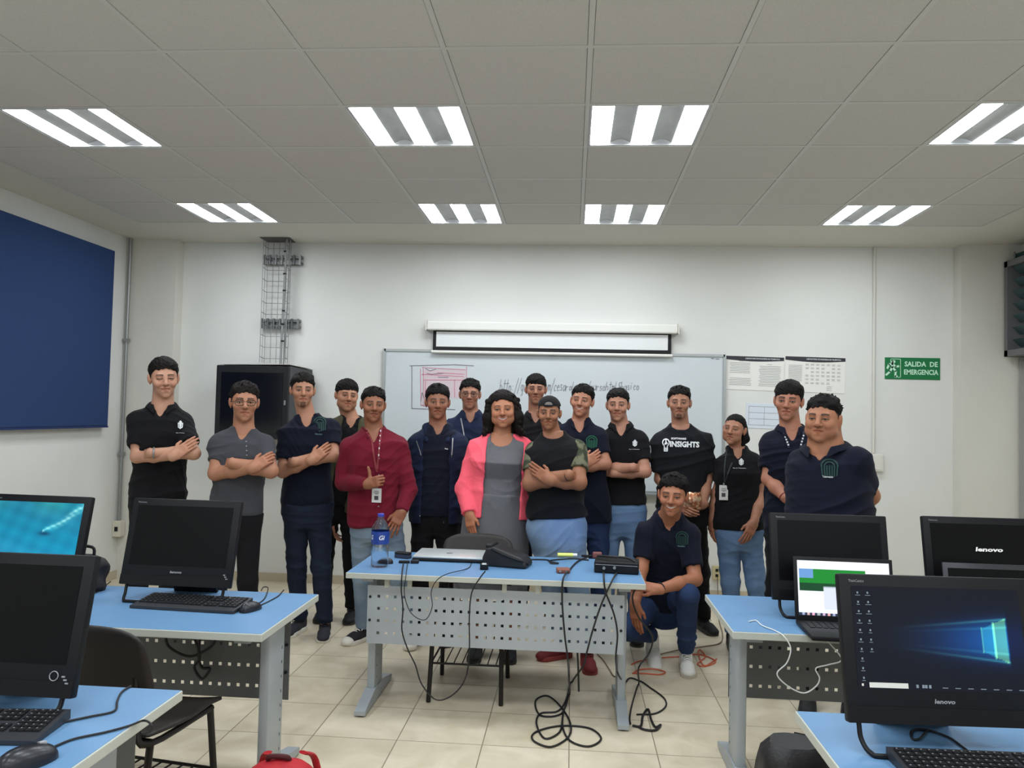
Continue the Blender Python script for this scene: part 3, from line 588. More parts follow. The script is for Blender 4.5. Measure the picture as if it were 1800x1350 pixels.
def keyboard(label, x, y, yaw, w=0.45, dp=0.165):
    t = thing('keyboard', label, 'keyboard', (x, y, TABLE), yaw, 'black keyboards')
    mb = MB(); n = [(-dp/2, 0.002), (-dp/2, 0.012), (-dp/2+0.03, 0.015), (dp/2, 0.028), (dp/2, 0.004)]
    mb.add([(sx*w/2, a, b) for sx in (-1, 1) for a, b in n], [(4, 3, 2, 1, 0), (5, 6, 7, 8, 9)]+[(i, (i+1) % 5, 5+(i+1) % 5, 5+i) for i in range(5)]); mb.build('case', mat('keyboard_case', (44, 46, 50), 0.45), t)
    mb = MB(); rows = 6; kd = (dp-0.052)/rows
    for r in range(rows):
        y0 = dp/2-0.010-(r+1)*kd; zt = 0.015+(y0+dp/2-0.03)*0.098
        for (xa, xb, nk) in ((-w/2+0.012, w/2-0.165, 14), (w/2-0.155, w/2-0.098, 3), (w/2-0.088, w/2-0.012, 4)):
            if nk == 3 and r in (3,): continue
            kw = (xb-xa)/nk; k = 0
            while k < nk:
                span = 6 if (nk == 14 and r == 5 and k == 4) else 1
                mb.box((xa+k*kw+0.001, y0+0.001, zt-0.004), (xa+(k+span)*kw-0.0015, y0+kd-0.0015, zt+0.006)); k += span
    mb.build('keys', mat('key_black', (24, 25, 28), 0.5), t)
    mb = MB(); 
    for r in range(rows):
        y0 = dp/2-0.010-(r+1)*kd; zt = 0.015+(y0+dp/2-0.03)*0.098+0.0064
        for (xa, xb, nk) in ((-w/2+0.012, w/2-0.165, 14), (w/2-0.155, w/2-0.098, 3), (w/2-0.088, w/2-0.012, 4)):
            kw = (xb-xa)/nk
            for k in range(nk):
                if (nk == 14 and r == 5 and 4 <= k <= 9) or (nk == 3 and r == 3): continue
                cx = xa+(k+0.35)*kw; cy = y0+kd*0.62; mb.add([(cx-0.002, cy-0.002, zt), (cx+0.002, cy-0.002, zt), (cx+0.002, cy+0.002, zt), (cx-0.002, cy+0.002, zt)], [(0, 1, 2, 3)])
    mb.build('key_letters', M_gtext, t)
    return t
a = [atZ(*p, TABLE+0.012) for p in ((219.6, 1070.5), (428, 1082.7), (443, 1050), (261, 1043))]; c = sum(a)/4
keyboard('black keyboard in front of the switched-off monitor on the second-row left desk', c[0], c[1], math.atan2(a[1][1]-a[0][1], a[1][0]-a[0][0]), 0.45, 0.17)
a = atZ(107, 1262, TABLE+0.02); keyboard('black keyboard cut off by the left picture edge', a[0]-0.215, a[1]-0.065, 0.10)
a = atZ(1554, 1318, TABLE+0.02); keyboard('black keyboard cut off at the bottom right corner', a[0]+0.232, a[1]-0.075, 0.03)
def mouse(label, x, y, yaw, s=1.0, m=None):
    t = thing('computer_mouse', label, 'mouse', (x, y, TABLE), yaw, 'computer mice'); P = []
    for i in range(13):
        th = i/12*PI; P.append([])
        for j in range(17):
            a = j/16*PI; yy = -math.cos(th)*0.055*s; rr = math.sin(th)**0.6; P[-1].append((math.cos(a)*0.031*s*rr*(1-0.12*math.cos(th)), yy, 0.001+math.sin(a)**0.8*0.036*s*rr*(1-0.18*(-math.cos(th)))))
    MB().grid(P).build('shell', m or mat('mouse_shell', (30, 32, 38), 0.3), t, True)
    MB().tube([(0, 0.022*s, 0.030*s), (0, 0.036*s, 0.027*s)], 0.005*s, 8).build('scroll_wheel', M_gtext, t)
    return t
a = atZ(438, 1074, TABLE); mouse('black mouse to the right of the second-row keyboard', a[0], a[1]+0.01, -0.25)
a = atZ(46, 1345, TABLE); mouse('glossy black mouse in the bottom left corner of the picture', a[0], a[1], -0.35, 1.25)
a = atZ(678, 990, TABLE); mouse('small dark mouse behind the water bottle on the teacher desk', a[0], a[1], 1.2, 0.8)
# ============================================================ chairs
M_shell = mat('chair_shell', (30, 25, 24), 0.55)
def chair(label, x, y, rz, back_z=0.83, seat_z=0.45, lean=0.09):
    t = thing('chair', label, 'chair', (x, y, 0), rz, 'black classroom chairs with wire racks')
    P = []
    for i in range(11):
        v = i/10; P.append([])
        for j in range(13):
            u = j/12*2-1; P[-1].append((u*0.205*(1-0.10*abs(v-0.5)*2*0.6), -0.2+v*0.41, seat_z+0.018*(u*u)-0.012*math.sin(v*PI)-0.03*max(0, v-0.8)*5*0.5))
    o = MB().grid(P).build('seat', M_shell, t, True); s = o.modifiers.new('t', 'SOLIDIFY'); s.thickness = 0.012
    P = []; hb = back_z-(seat_z+0.1)
    for i in range(13):
        v = i/12; P.append([])
        for j in range(15):
            u = j/14*2-1; cw = 0.21*(1-0.25*max(0, v-0.75)**2*16*0.35) if v > 0.75 else 0.21
            z = seat_z+0.1+v*hb; z -= 0.035*abs(u)**4*(v**3); P[-1].append((u*cw, -0.215-lean*v+0.028*(u*u), z))
    o = MB().grid(P).build('backrest', M_shell, t, True); s = o.modifiers.new('t', 'SOLIDIFY'); s.thickness = 0.010
    for sx in (-1, 1):
        MB().tube([(sx*0.185, 0.15, seat_z-0.02), (sx*0.195, 0.2, 0.003)], 0.0125, 8).build('leg', M_chrm, t, True)
        MB().tube([(sx*0.185, -0.18, seat_z-0.02), (sx*0.195, -0.25, 0.003)], 0.0125, 8).build('leg', M_chrm, t, True)
    mb = MB()
    for sx in (-1, 1): mb.tube([(sx*0.185, 0.16, seat_z-0.022), (sx*0.185, -0.19, seat_z-0.022), (sx*0.16, -0.22, seat_z+0.05), (sx*0.15, -0.225, seat_z+0.25)], 0.0115, 8, smooth=4)
    mb.tube([(-0.185, 0.13, seat_z-0.022), (0.185, 0.13, seat_z-0.022)], 0.0105, 8); mb.tube([(-0.185, -0.17, seat_z-0.022), (0.185, -0.17, seat_z-0.022)], 0.0105, 8)
    mb.build('seat_frame', M_chrm, t, True)
    mb = MB(); zr = 0.2
    for sx in (-1, 1): mb.tube([(sx*0.19, 0.175, zr), (sx*0.19, -0.225, zr)], 0.006, 6)
    for yy in (0.17, -0.2): mb.tube([(-0.19, yy, zr), (0.19, yy, zr)], 0.006, 6)
    for k in range(8): xx = -0.16+k*0.32/7; mb.tube([(xx, 0.17, zr+0.0), (xx, -0.2, zr), (xx, -0.222, zr+0.12)], 0.0035, 6)
    mb.build('wire_rack', M_chrm, t)
    return t
chair('black plastic chair with a wire rack between the two left desks', -1.53, 2.80, -0.16)
chair('chair pushed in behind the teacher desk with its black legs showing below', -0.54, 4.47, PI)
chair('dark chair tucked behind the front right desk', 1.03, 2.80, 0.05, back_z=0.69, seat_z=0.42)
# ============================================================ bags
def blob(name, prof, m, parent, c=(0, 0, 0), w=0.3, d=0.18, h=0.4, n=28, seed=1, amp=0.012, lean=(0, 0), exp=2.6):
    rs = random.Random(seed); P = []; K = 18; ph = [rs.uniform(0, 6) for _ in range(6)]
    for i in range(K+1):
        v = i/K; k = np.interp(v, [p[0] for p in prof], [p[1] for p in prof]); row = []
        for j in range(n+1):
            a = 2*PI*(j % n)/n; ca, sa = math.cos(a), math.sin(a); rr = (abs(ca)**exp+abs(sa)**exp)**(-1/exp)
            q = 1+amp/0.15*(math.sin(3*a+ph[0]+5*v)*0.5+math.sin(7*v+ph[1]+2*a)*0.6+math.sin(11*a+ph[2]-9*v)*0.3)
            row.append((c[0]+lean[0]*v+ca*rr*w/2*k*q, c[1]+lean[1]*v+sa*rr*d/2*k*q, c[2]+h*v))
        P.append(row)
    mb = MB().grid(P); mb.add(P[0][:-1], [tuple(range(n-1, -1, -1))]); mb.add(P[-1][:-1], [tuple(range(n))]); return mb.build(name, m, parent, True)
BP = [(0, 0.86), (0.05, 0.98), (0.3, 1.0), (0.6, 0.97), (0.8, 0.86), (0.92, 0.62), (0.98, 0.3), (1, 0.06)]
M_red = mat('red_nylon', (168, 22, 34), 0.7, noise=0.12, nscale=30, bump=0.3, bscale=90)
t = thing('backpack', 'red backpack on the floor at the bottom edge beside the left desk leg', 'backpack', (-0.955, 2.66, 0), 0.15)
blob('bag_body', BP, M_red, t, w=0.30, d=0.2, h=0.375); blob('front_pocket', BP, M_red, t, c=(0, -0.1, 0.02), w=0.25, d=0.1, h=0.22, seed=3)
MB().tube([(-0.03, 0.02, 0.345), (-0.04, 0.0, 0.378), (0.02, -0.01, 0.382), (0.03, 0.02, 0.35)], 0.009, 8, smooth=5).build('carry_handle', mat('dark_red', (70, 14, 20), 0.7), t, True)
MB().tube([(-0.12, -0.065, 0.25), (-0.07, -0.09, 0.32), (0.04, -0.085, 0.33), (0.11, -0.06, 0.27)], 0.006, 6, smooth=6).build('zip', MATS['dark_red'], t, True)
for sx in (-1, 1): MB().tube([(sx*0.06, 0.08, 0.36), (sx*0.09, 0.16, 0.3), (sx*0.12, 0.15, 0.14), (sx*0.13, 0.08, 0.04)], 0.016, 8, smooth=5, flat=0.4).build('shoulder_strap', M_red, t, True)
M_bag = mat('black_nylon', (22, 22, 26), 0.65, noise=0.12, nscale=30, bump=0.3, bscale=90)
t = thing('backpack', 'black leather-look bag on the floor left of the front right desk', 'bag', (0.695, 2.64, 0), -0.1)
blob('bag_body', [(0, 0.9), (0.08, 1), (0.86, 1.0), (0.95, 0.95), (0.985, 0.86), (1, 0.7)], mat('black_leather', (26, 25, 27), 0.45, bump=0.4, bscale=120), t, w=0.22, d=0.18, h=0.53, seed=5, lean=(0.03, 0))
MB().tube([(-0.10, -0.05, 0.40), (-0.135, -0.09, 0.44), (-0.10, -0.12, 0.32), (-0.08, -0.12, 0.10)], 0.014, 8, smooth=6, flat=0.4).build('strap', M_bag, t, True)
MB().tube([(-0.10, -0.08, 0.42), (-0.05, -0.10, 0.46), (0.04, -0.10, 0.44)], 0.003, 6, smooth=6).build('seam_piping', M_gtext, t, True)
p = atZ(188, 1019, TABLE)
t = thing('bag', 'black carry bag standing on the desk edge left of the switched-off monitor', 'bag', (p[0], 3.44, TABLE), 0.1)
blob('bag_body', [(0, 0.9), (0.1, 1), (0.7, 0.98), (0.9, 0.8), (1, 0.5)], M_bag, t, w=0.24, d=0.12, h=0.155, seed=9)
MB().tube([(-0.06, 0, 0.14), (-0.05, 0, 0.185), (0.05, 0, 0.19), (0.06, 0, 0.14)], 0.007, 8, smooth=5).build('handle', M_bag, t, True)
# ============================================================ things on the teacher desk
p = atZ(667, 996, TABLE); BH = atY(667, 903, p[1])[2]-TABLE
t = thing('water_bottle', 'clear plastic water bottle with blue cap and label on the teacher desk', 'bottle', (p[0], p[1], TABLE))
k = BH; R = 0.047
MB().lathe([(0.006, 0.004), (R*0.8, 0.0), (R, 0.012), (R*0.97, 0.05), (R, 0.09), (R*0.8, 0.12*1.0), (R*0.82, 0.15), (R, 0.175), (R, k*0.70), (R*0.93, k*0.76), (R*0.6, k*0.86), (0.016, k*0.92), (0.0145, k*0.96)], n=28, caps=False).build('bottle_body', mat('clear_pet', (225, 236, 245), 0.05, trans=1.0, ior=1.15, alpha=0.55), t, True)
MB().lathe([(R+0.0008, k*0.44), (R+0.0012, k*0.47), (R+0.0012, k*0.66), (R+0.0008, k*0.68)], n=28, caps=False).build('label_band', mat('label_blue', (32, 62, 140), 0.4), t, True)
MB().lathe([(0.0165, k*0.945), (0.0175, k*0.95), (0.0175, k), (0.015, k*1.005), (0.001, k*1.006)], n=20).build('cap', mat('cap_blue', (60, 66, 170), 0.4), t, True)
for a0, s in ((-1.15, 'Gi'), (-2.35, 'G')):
    vs, fs = fit_text(s, 0.03 if len(s) > 1 else 0.016, 0.024, 0.02, 0.25); mb = MB(); mb.add([((R+0.002)*math.cos(a0+v[0]/R), (R+0.002)*math.sin(a0+v[0]/R), k*0.57+v[1]) for v in vs], fs); mb.build('label_lettering', M_wtext, t)
a = [atZ(*p, TABLE) for p in ((724, 985), (850, 991))]; yl = (a[0][1]+a[1][1])/2-0.01
t = thing('laptop', 'closed silver laptop lying on the teacher desk', 'laptop', ((a[0][0]+a[1][0])/2+0.005, yl, TABLE), 0.0); w = (a[1][0]-a[0][0])/2
MB().box((-w, 0.0, 0.004), (w, 0.27, 0.017), b=0.004).build('base', M_blk2, t, True); MB().box((-w+0.002, 0.002, 0.018), (w-0.002, 0.268, 0.030), b=0.005).build('lid', M_silver, t, True)
put = MB(); vs, fs = fit_text('acer', 0.035, 0.012, 0.02); put.add([(v[0]-0.01, 0.12+v[1]*2, 0.0305) for v in vs], fs); put.build('lid_lettering', M_blk2, t)
def px_thing(px, py, z=TABLE): p = atZ(px, py, z); return p
p = px_thing(708, 981); t = thing('eraser', 'dark board eraser beside the closed laptop', 'eraser', (p[0], p[1], TABLE), -0.35); MB().box((-0.045, -0.02, 0), (0.045, 0.025, 0.022), b=0.004).build('felt_block', mat('eraser_blue', (46, 54, 74), 0.8), t); MB().box((-0.045, -0.02, 0.022), (0.045, 0.025, 0.034), b=0.004).build('grip', M_blk2, t)
p = px_thing(717, 990); t = thing('cable_adapter', 'small black cable adapter with plugs left of the closed laptop', 'adapter', (p[0], p[1], TABLE), 0.1)
MB().box((-0.05, -0.012, 0), (0.01, 0.012, 0.014), b=0.004).build('adapter_body', M_blk, t); MB().box((0.015, -0.014, 0), (0.06, 0.02, 0.018), b=0.004).build('plug', M_blk2, t)
# black zipped case
p = px_thing(889, 1000); t = thing('equipment_case', 'black slanted zipped case lying on the teacher desk', 'case', (p[0], p[1]+0.10, TABLE), -0.2)
mb = MB(); pr = [(-0.115, 0.0), (-0.125, 0.045), (-0.10, 0.098), (-0.06, 0.108), (0.10, 0.055), (0.125, 0.025), (0.125, 0.0)]
n = len(pr); mb.add([(x, y, z) for y in (-0.075, 0.075) for x, z in pr], [tuple(range(n)), tuple(range(2*n-1, n-1, -1))]+[(i, n+i, n+(i+1) % n, (i+1) % n) for i in range(n)])
o = mb.build('case_body', mat('case_black', (24, 25, 28), 0.5, bump=0.2, bscale=60), t); bv = o.modifiers.new('b', 'BEVEL'); bv.width = 0.012; bv.segments = 3
MB().tube([(-0.07, -0.08, 0.10), (0.0, -0.083, 0.072), (0.09, -0.08, 0.045), (0.128, -0.04, 0.02)], 0.006, 6, smooth=5).build('zip_flap', M_blk, t, True)
MB().box((-0.11, -0.06, 0.095), (-0.07, 0.06, 0.118), b=0.008).build('handle', M_blk2, t)
p = px_thing(851, 1001); t = thing('power_adapter', 'small black power plug beside the slanted case', 'power adapter', (p[0], p[1], TABLE), 0.1); MB().box((-0.022, -0.02, 0), (0.022, 0.03, 0.03), b=0.005).build('adapter_body', M_blk, t); MB().box((-0.012, -0.022, 0.028), (0.012, 0.01, 0.033), b=0.002).build('silver_cap', M_silver, t)
p = px_thing(990, 1008); t = thing('wallet', 'brown leather wallet near the front edge of the teacher desk', 'wallet', (p[0], p[1]+0.015, TABLE), 0.1); MB().box((-0.035, -0.02, 0), (0.035, 0.045, 0.022), b=0.006).build('leather_body', mat('brown_leather', (126, 74, 58), 0.6, bump=0.4), t); mb = MB(); mb.tube([(-0.018, -0.022, 0.012), (-0.018, -0.026, 0.012)], 0.006, 8); mb.tube([(0.016, -0.022, 0.012), (0.016, -0.026, 0.012)], 0.006, 8); mb.build('snap_button', M_steel, t)
p = px_thing(998, 979); t = thing('marker_pen', 'yellow highlighter pen beside the black cable', 'marker', (p[0], p[1], TABLE), 0.1); MB().tube([(-0.06, 0, 0.012), (0.03, 0, 0.012)], 0.011, 10).build('barrel', mat('marker_yellow', (228, 236, 120), 0.4), t, True); MB().tube([(0.03, 0, 0.012), (0.055, 0, 0.012)], 0.0095, 10).build('cap', M_white, t, True)
p = px_thing(1049, 981); t = thing('plug_lead', 'reddish brown plug end lying behind the black splitter box', 'plug', (p[0], p[1], TABLE), 0.0); MB().box((-0.025, -0.015, 0), (0.03, 0.02, 0.035), b=0.008).build('plug_body', mat('plug_brown', (120, 70, 66), 0.6), t); MB().box((-0.09, -0.008, 0.004), (-0.03, 0.008, 0.016), b=0.003).build('connector', M_blk, t)
a = [atZ(*q, TABLE) for q in ((1044, 1008), (1124, 1014))]; t = thing('splitter_box', 'black video splitter box with cables on the right end of the teacher desk', 'splitter box', ((a[0][0]+a[1][0])/2, a[0][1]+0.005, TABLE), math.atan2(a[1][1]-a[0][1], a[1][0]-a[0][0])*0.5); w = (a[1][0]-a[0][0])/2
MB().box((-w, 0, 0.002), (w, 0.14, 0.062), b=0.006).build('box_body', M_blk, t); MB().box((-w+0.006, -0.001, 0.044), (w-0.006, 0.0, 0.047)).build('seam_line', M_gtext, t)
mb = MB(); mb.tube([(-w*0.55, -0.015, 0.03), (-w*0.55, 0, 0.03)], 0.008, 8); mb.tube([(-w*0.08, -0.015, 0.034), (-w*0.08, 0, 0.034)], 0.008, 8); mb.build('plug', M_steel, t, True)
MB().tube([(-w*0.9, 0.09, 0.075), (-w*0.2, 0.03, 0.085), (w*0.5, 0.04, 0.08), (w*0.92, 0.02, 0.062), (w*0.95, 0.09, 0.066)], 0.006, 8, smooth=6).build('coiled_lead', M_cable, t, True)
# ============================================================ cables
def c7(x, y): return (580+x/2.727, 880+y/2.727)
def cable(label, pts, r=0.0035, m=None, name='cable', k=6):
    P = []
    for q in pts:
        if q[2] == 'F': P.append(atZ(q[0], q[1], r+0.001))
        elif q[2] == 'T': P.append(atZ(q[0], q[1], TABLE+r+0.001))
        else: P.append(atY(q[0], q[1], q[2]))
    P = crom([Vector([float(c) for c in q]) for q in P], k); [setattr(q, 'z', max(q.z, r+0.001)) for q in P]
    o = MB().tube(P, r, 8).build(name, m or M_cable, None, True); return tag(o, label, 'cable', 'loose cables')
def C(l, mode): return [(*c7(x, y), mode) for x, y in l]
HY = 4.008
cable('thick black cable hanging over the desk front into coiled loops on the floor', C([(1255, 262), (1190, 290), (1150, 330)], 'T')+C([(1120, 368), (1113, 430), (1115, 520), (1126, 650), (1140, 760), (1146, 860)], HY)+C([(1148, 930), (1110, 1020), (1010, 1030), (985, 960), (1040, 935), (1100, 980), (1150, 1060), (1145, 1130), (1060, 1180), (975, 1150), (985, 1110), (1100, 1080), (1240, 1090), (1300, 1140), (1240, 1178), (1150, 1150), (1115, 1080), (1120, 1000)], 'F'), 0.0048)
cable('second black cable coiling with the first on the floor before the teacher desk', C([(1375, 345)], 'T')+C([(1352, 385), (1300, 500), (1260, 620), (1232, 725)], HY)+[(*c7(1215, 790), 4.15)]+C([(1160, 870), (1130, 960), (1090, 1010), (1010, 1020), (990, 1070), (1030, 1140), (1100, 1110), (1115, 1050)], 'F'), 0.0048)
cable('short dark cable end with connector dangling by the red shoe', [(*c7(1186, 725), 4.15), (*c7(1190, 800), 4.15), (*c7(1192, 880), 4.15), (*c7(1193, 915), 4.15)], 0.005)
cable('black power cable from the splitter box running down to the floor by the desk foot', C([(1312, 345)], 'T')+C([(1313, 372), (1322, 440), (1360, 540), (1378, 640), (1370, 760), (1385, 840)], HY)+C([(1420, 868), (1480, 862), (1540, 900), (1600, 945), (1610, 985), (1560, 1020), (1470, 1025)], 'F'), 0.0045)
cable('black cable curving from beside the kneeling man down to the plug on the floor', [(*c7(1470, 408), 4.1), (*c7(1450, 470), 4.1), (*c7(1480, 560), 4.15), (*c7(1545, 650), 4.3), (*c7(1530, 730), 4.4), (*c7(1480, 800), 4.3)]+C([(1480, 880), (1450, 970), (1437, 1040), (1440, 1070)], 'F'), 0.0045)
cable('looped black plug lead lying at the right foot of the teacher desk', C([(1450, 1078), (1490, 1080), (1500, 1030), (1525, 1000), (1540, 1050), (1560, 1085), (1585, 1075), (1560, 1100), (1510, 1098), (1480, 1085)], 'F'), 0.006)
cable('thin black cable from the adapter looping below the desk panel', C([(352, 300)], 'T')+C([(345, 355), (342, 430), (350, 520), (345, 620), (372, 710), (410, 790), (440, 880), (510, 955), (590, 930), (650, 850), (668, 720), (668, 560), (680, 440), (720, 370), (745, 338)], HY), 0.0035)
cable('thin wire drooping across the perforated panel from the closed laptop', C([(372, 300)], 'T')+C([(365, 355), (357, 450), (390, 540), (455, 572), (490, 510), (485, 440), (510, 385), (560, 352)], HY)+C([(660, 325), (680, 295)], 'T'), 0.0022)
cable('flat black cable lying along the back of the teacher desk', C([(930, 282), (1040, 284), (1060, 300), (1095, 300), (1050, 288), (1160, 278), (1240, 285)], 'T'), 0.004)
M_wc = mat('white_cable', (206, 208, 206), 0.5)
def c6(x, y): return (1180+x/2.755, 860+y/2.755)
def atd(px, py, Y): return (px, py, Y)
cable('white charging cable with plug curling over the right desk edge', [(*c6(375, 641), 'T'), (*c6(410, 636), 'T'), (*c6(440, 660), 'T'), (*c6(500, 684), 'T'), (*c6(545, 712), 3.19), (*c6(578, 770), 3.18), (*c6(560, 840), 3.18), (*c6(512, 893), 3.18), (*c6(560, 950), 3.18), (*c6(640, 987), 3.18), (*c6(700, 955), 3.18), (*c6(718, 915), 3.18), (*c6(700, 868), 3.18), (*c6(760, 850), 3.18), (*c6(825, 825), 3.18), (*c6(770, 750), 3.18), (*c6(715, 698), 3.19), (*c6(670, 660), 'T')], 0.0026, M_wc)
cable('thin black mouse cable curling on the front right desk', [(*c6(1430, 1262), 'T'), (*c6(1340, 1200), 'T'), (*c6(1230, 1165), 'T'), (*c6(1165, 1170), 'T'), (*c6(1165, 1205), 'T'), (*c6(1200, 1210), 'T'), (*c6(1240, 1165), 'T')], 0.003)
def c5(x, y): return (x/2.547, 820+y/2.547)
cable('mouse cable curling off the back of the second-row left desk', [(*c5(1150, 618), 'T'), (*c5(1185, 590), 'T'), (*c5(1200, 545), 'T'), (*c5(1180, 540), 'T'), (*c5(1170, 555), 'T')], 0.0025)
cable('second thin lead from the mouse to the right edge of the second-row left desk', [(*c5(1155, 626), 'T'), (*c5(1200, 605), 'T'), (*c5(1245, 580), 'T'), (*c5(1270, 553), 'T')], 0.0025)
cable('thin lead lying behind the front left monitor', [(*c5(405, 570), 'T'), (*c5(440, 560), 'T'), (*c5(470, 535), 'T'), (*c5(495, 515), 'T')], 0.0025)
cable('keyboard cable snaking over the front left desk', [(*c5(270, 1147), 'T'), (*c5(400, 1120), 'T'), (*c5(510, 1095), 'T'), (*c5(525, 1050), 'T'), (*c5(545, 1010), 'T'), (*c5(585, 983), 'T')], 0.003)
cable('mouse cable running over the edge of the front left desk', [(*c5(225, 1262), 'T'), (*c5(330, 1220), 'T'), (*c5(470, 1190), 'T'), (*c5(580, 1160), 'T'), (*c5(640, 1138), 'T'), (*c5(672, 1150), 2.0), (*c5(680, 1180), 2.0), (*c5(640, 1196), 2.0)], 0.003)
cable('bundle of black cables tied up below the second-row left desk', [(*c5(740, 755), 3.42), (*c5(760, 810), 3.42), (*c5(850, 850), 3.42), (*c5(940, 810), 3.42), (*c5(960, 770), 3.42), (*c5(900, 765), 3.42), (*c5(890, 850), 3.42), (*c5(905, 900), 3.42), (*c5(940, 905), 3.42), (*c5(905, 950), 3.42), (*c5(870, 900), 3.42), (*c5(895, 850), 3.42), (*c5(870, 765), 3.42)], 0.006)
M_org = mat('orange_cable', (196, 92, 62), 0.55)
def cz(x, y): return (900+x/5, 950+y/5)
cable('orange extension cord looped on the floor behind the kneeling man', [(*cz(1050, 1090), 'F'), (*cz(1120, 1060), 'F'), (*cz(1330, 1030), 'F'), (*cz(1480, 1020), 'F'), (*cz(1640, 1000), 'F'), (*cz(1790, 1060), 'F'), (*cz(1700, 1105), 'F'), (*cz(1630, 1085), 'F'), (*cz(1700, 1020), 'F'), (*cz(1650, 960), 'F'), (*cz(1640, 1000), 'F'), (*cz(1690, 1100), 'F'), (*cz(1800, 1040), 'F')], 0.004, M_org)
cable('orange cord loop lying between the desk foot and the white shoe', [(*cz(1060, 1168), 'F'), (*cz(1120, 1135), 'F'), (*cz(1250, 1130), 'F'), (*cz(1345, 1155), 'F'), (*cz(1300, 1178), 'F'), (*cz(1180, 1170), 'F'), (*cz(1070, 1165), 'F')], 0.004, M_org)
cable('grey-brown cable crossing the floor behind the kneeling man to the wall socket', [(*cz(1300, 1000), 'F'), (*cz(1480, 960), 'F'), (*cz(1700, 930), 'F'), (*cz(1830, 900), 'F'), (*cz(1850, 820), 'F'), (1264, 1090, 'F'), (1262, 1045, 6.95), (1261, 1015, 6.98)], 0.004, mat('brown_cable', (118, 100, 84), 0.6))
cable('dark cord lying on the floor behind the teacher desk by the red shoe', [(*cz(750, 1000), 'F'), (*cz(800, 1050), 'F'), (*cz(860, 1140), 'F'), (*cz(900, 1195), 'F'), (*cz(960, 1170), 'F')], 0.004, MATS['brown_cable'])
# ============================================================ light: ceiling lights, plus an added pale world fill entering where no rear wall stands
w = bpy.data.worlds.new('world'); SC.world = w; w.use_nodes = True; w.node_tree.nodes['Background'].inputs[0].default_value = (0.86, 0.93, 1.0, 1); w.node_tree.nodes['Background'].inputs[1].default_value = 0.62
SC.cycles.use_adaptive_sampling = True; SC.cycles.adaptive_threshold = 0.05; SC.cycles.max_bounces = 8; SC.cycles.diffuse_bounces = 5; SC.cycles.caustics_reflective = False; SC.cycles.caustics_refractive = False
# ============================================================ people: distance fields turned into smooth skins
f32 = np.float32
def V3(*a): return np.array(a, dtype=float)
def nrm(v): return v/(np.linalg.norm(v)+1e-12)
class Field:
    def __init__(s, h, shapes):
        los = np.array([q[1] for q in shapes if q[3] >= 0]); his = np.array([q[2] for q in shapes if q[3] >= 0])
        s.h = h; s.lo = los.min(0)-3*h; n = np.ceil((his.max(0)+3*h-s.lo)/h).astype(int)+1; s.n = n
        s.F = np.full(n, 0.2, f32); s.ax = [(s.lo[i]+h*np.arange(n[i])).astype(f32) for i in range(3)]
        for q in shapes: s.put(*q)
    def put(s, fn, lo, hi, k, *_):
        sub = k < 0; k = abs(k); m = k+2.5*s.h
        i0 = np.maximum(np.floor((np.array(lo)-m-s.lo)/s.h).astype(int), 0); i1 = np.minimum(np.ceil((np.array(hi)+m-s.lo)/s.h).astype(int)+1, s.n)
        if (i1 <= i0).any(): return
        sl = tuple(slice(a, b) for a, b in zip(i0, i1)); X = s.ax[0][sl[0]][:, None, None]; Y = s.ax[1][sl[1]][None, :, None]; Z = s.ax[2][sl[2]][None, None, :]
        d = fn(X, Y, Z).astype(f32); a = s.F[sl]
        if sub:
            b = -d; hh = np.clip(0.5-0.5*(b-a)/k, 0, 1); s.F[sl] = a*hh+b*(1-hh)+k*hh*(1-hh)
        else:
            hh = np.clip(0.5+0.5*(d-a)/k, 0, 1); s.F[sl] = d*(1-hh)+a*hh-k*hh*(1-hh)
    def mesh(s):
        F = s.F.copy(); F[0] = F[-1] = 0.2; F[:, 0] = F[:, -1] = 0.2; F[:, :, 0] = F[:, :, -1] = 0.2
        S = F < 0; nx, ny, nz = F.shape
        c = np.zeros((nx-1, ny-1, nz-1), np.int8)
        for a in (0, 1):
            for b in (0, 1):
                for d in (0, 1): c += S[a:nx-1+a, b:ny-1+b, d:nz-1+d]
        act = (c > 0)&(c < 8); idx = np.full(act.shape, -1, np.int32); I = np.argwhere(act); idx[act] = np.arange(len(I))
        acc = np.zeros((len(I), 3)); cnt = np.zeros(len(I)); co = [(a, b, d) for a in (0, 1) for b in (0, 1) for d in (0, 1)]
        val = {o: F[I[:, 0]+o[0], I[:, 1]+o[1], I[:, 2]+o[2]] for o in co}
        for o in co:
            for ax in range(3):
                if o[ax]: continue
                p = list(o); p[ax] = 1; p = tuple(p); va, vb = val[o], val[p]; m = (va < 0) != (vb < 0)
                t = np.where(m, va/(va-vb+1e-20), 0); pt = np.repeat(np.array(o, float)[None], len(I), 0); pt[:, ax] = t; acc[m] += pt[m]; cnt[m] += 1
        P = (I+acc/cnt[:, None])*s.h+s.lo; Q = []
        for ax in range(3):
            n = [nx, ny, nz]; sl0 = [slice(1, n[i]-1) for i in range(3)]; sl0[ax] = slice(0, n[ax]-1); sl1 = list(sl0); sl1[ax] = slice(1, n[ax])
            a = S[tuple(sl0)]; b = S[tuple(sl1)]; E = np.argwhere(a != b); off = np.array([1, 1, 1]); off[ax] = 0; Ei = E+off; ina = a[tuple(E.T)]
            u, v = [(1, 2), (2, 0), (0, 1)][ax]; du = np.zeros(3, int); dv = np.zeros(3, int); du[u] = 1; dv[v] = 1
            q = [idx[tuple((Ei-du-dv).T)], idx[tuple((Ei-dv).T)], idx[tuple(Ei.T)], idx[tuple((Ei-du).T)]]; q = np.stack(q, 1)
            q[~ina] = q[~ina][:, ::-1]; Q.append(q)
        Q = np.concatenate(Q); return P, Q[(Q >= 0).all(1)]
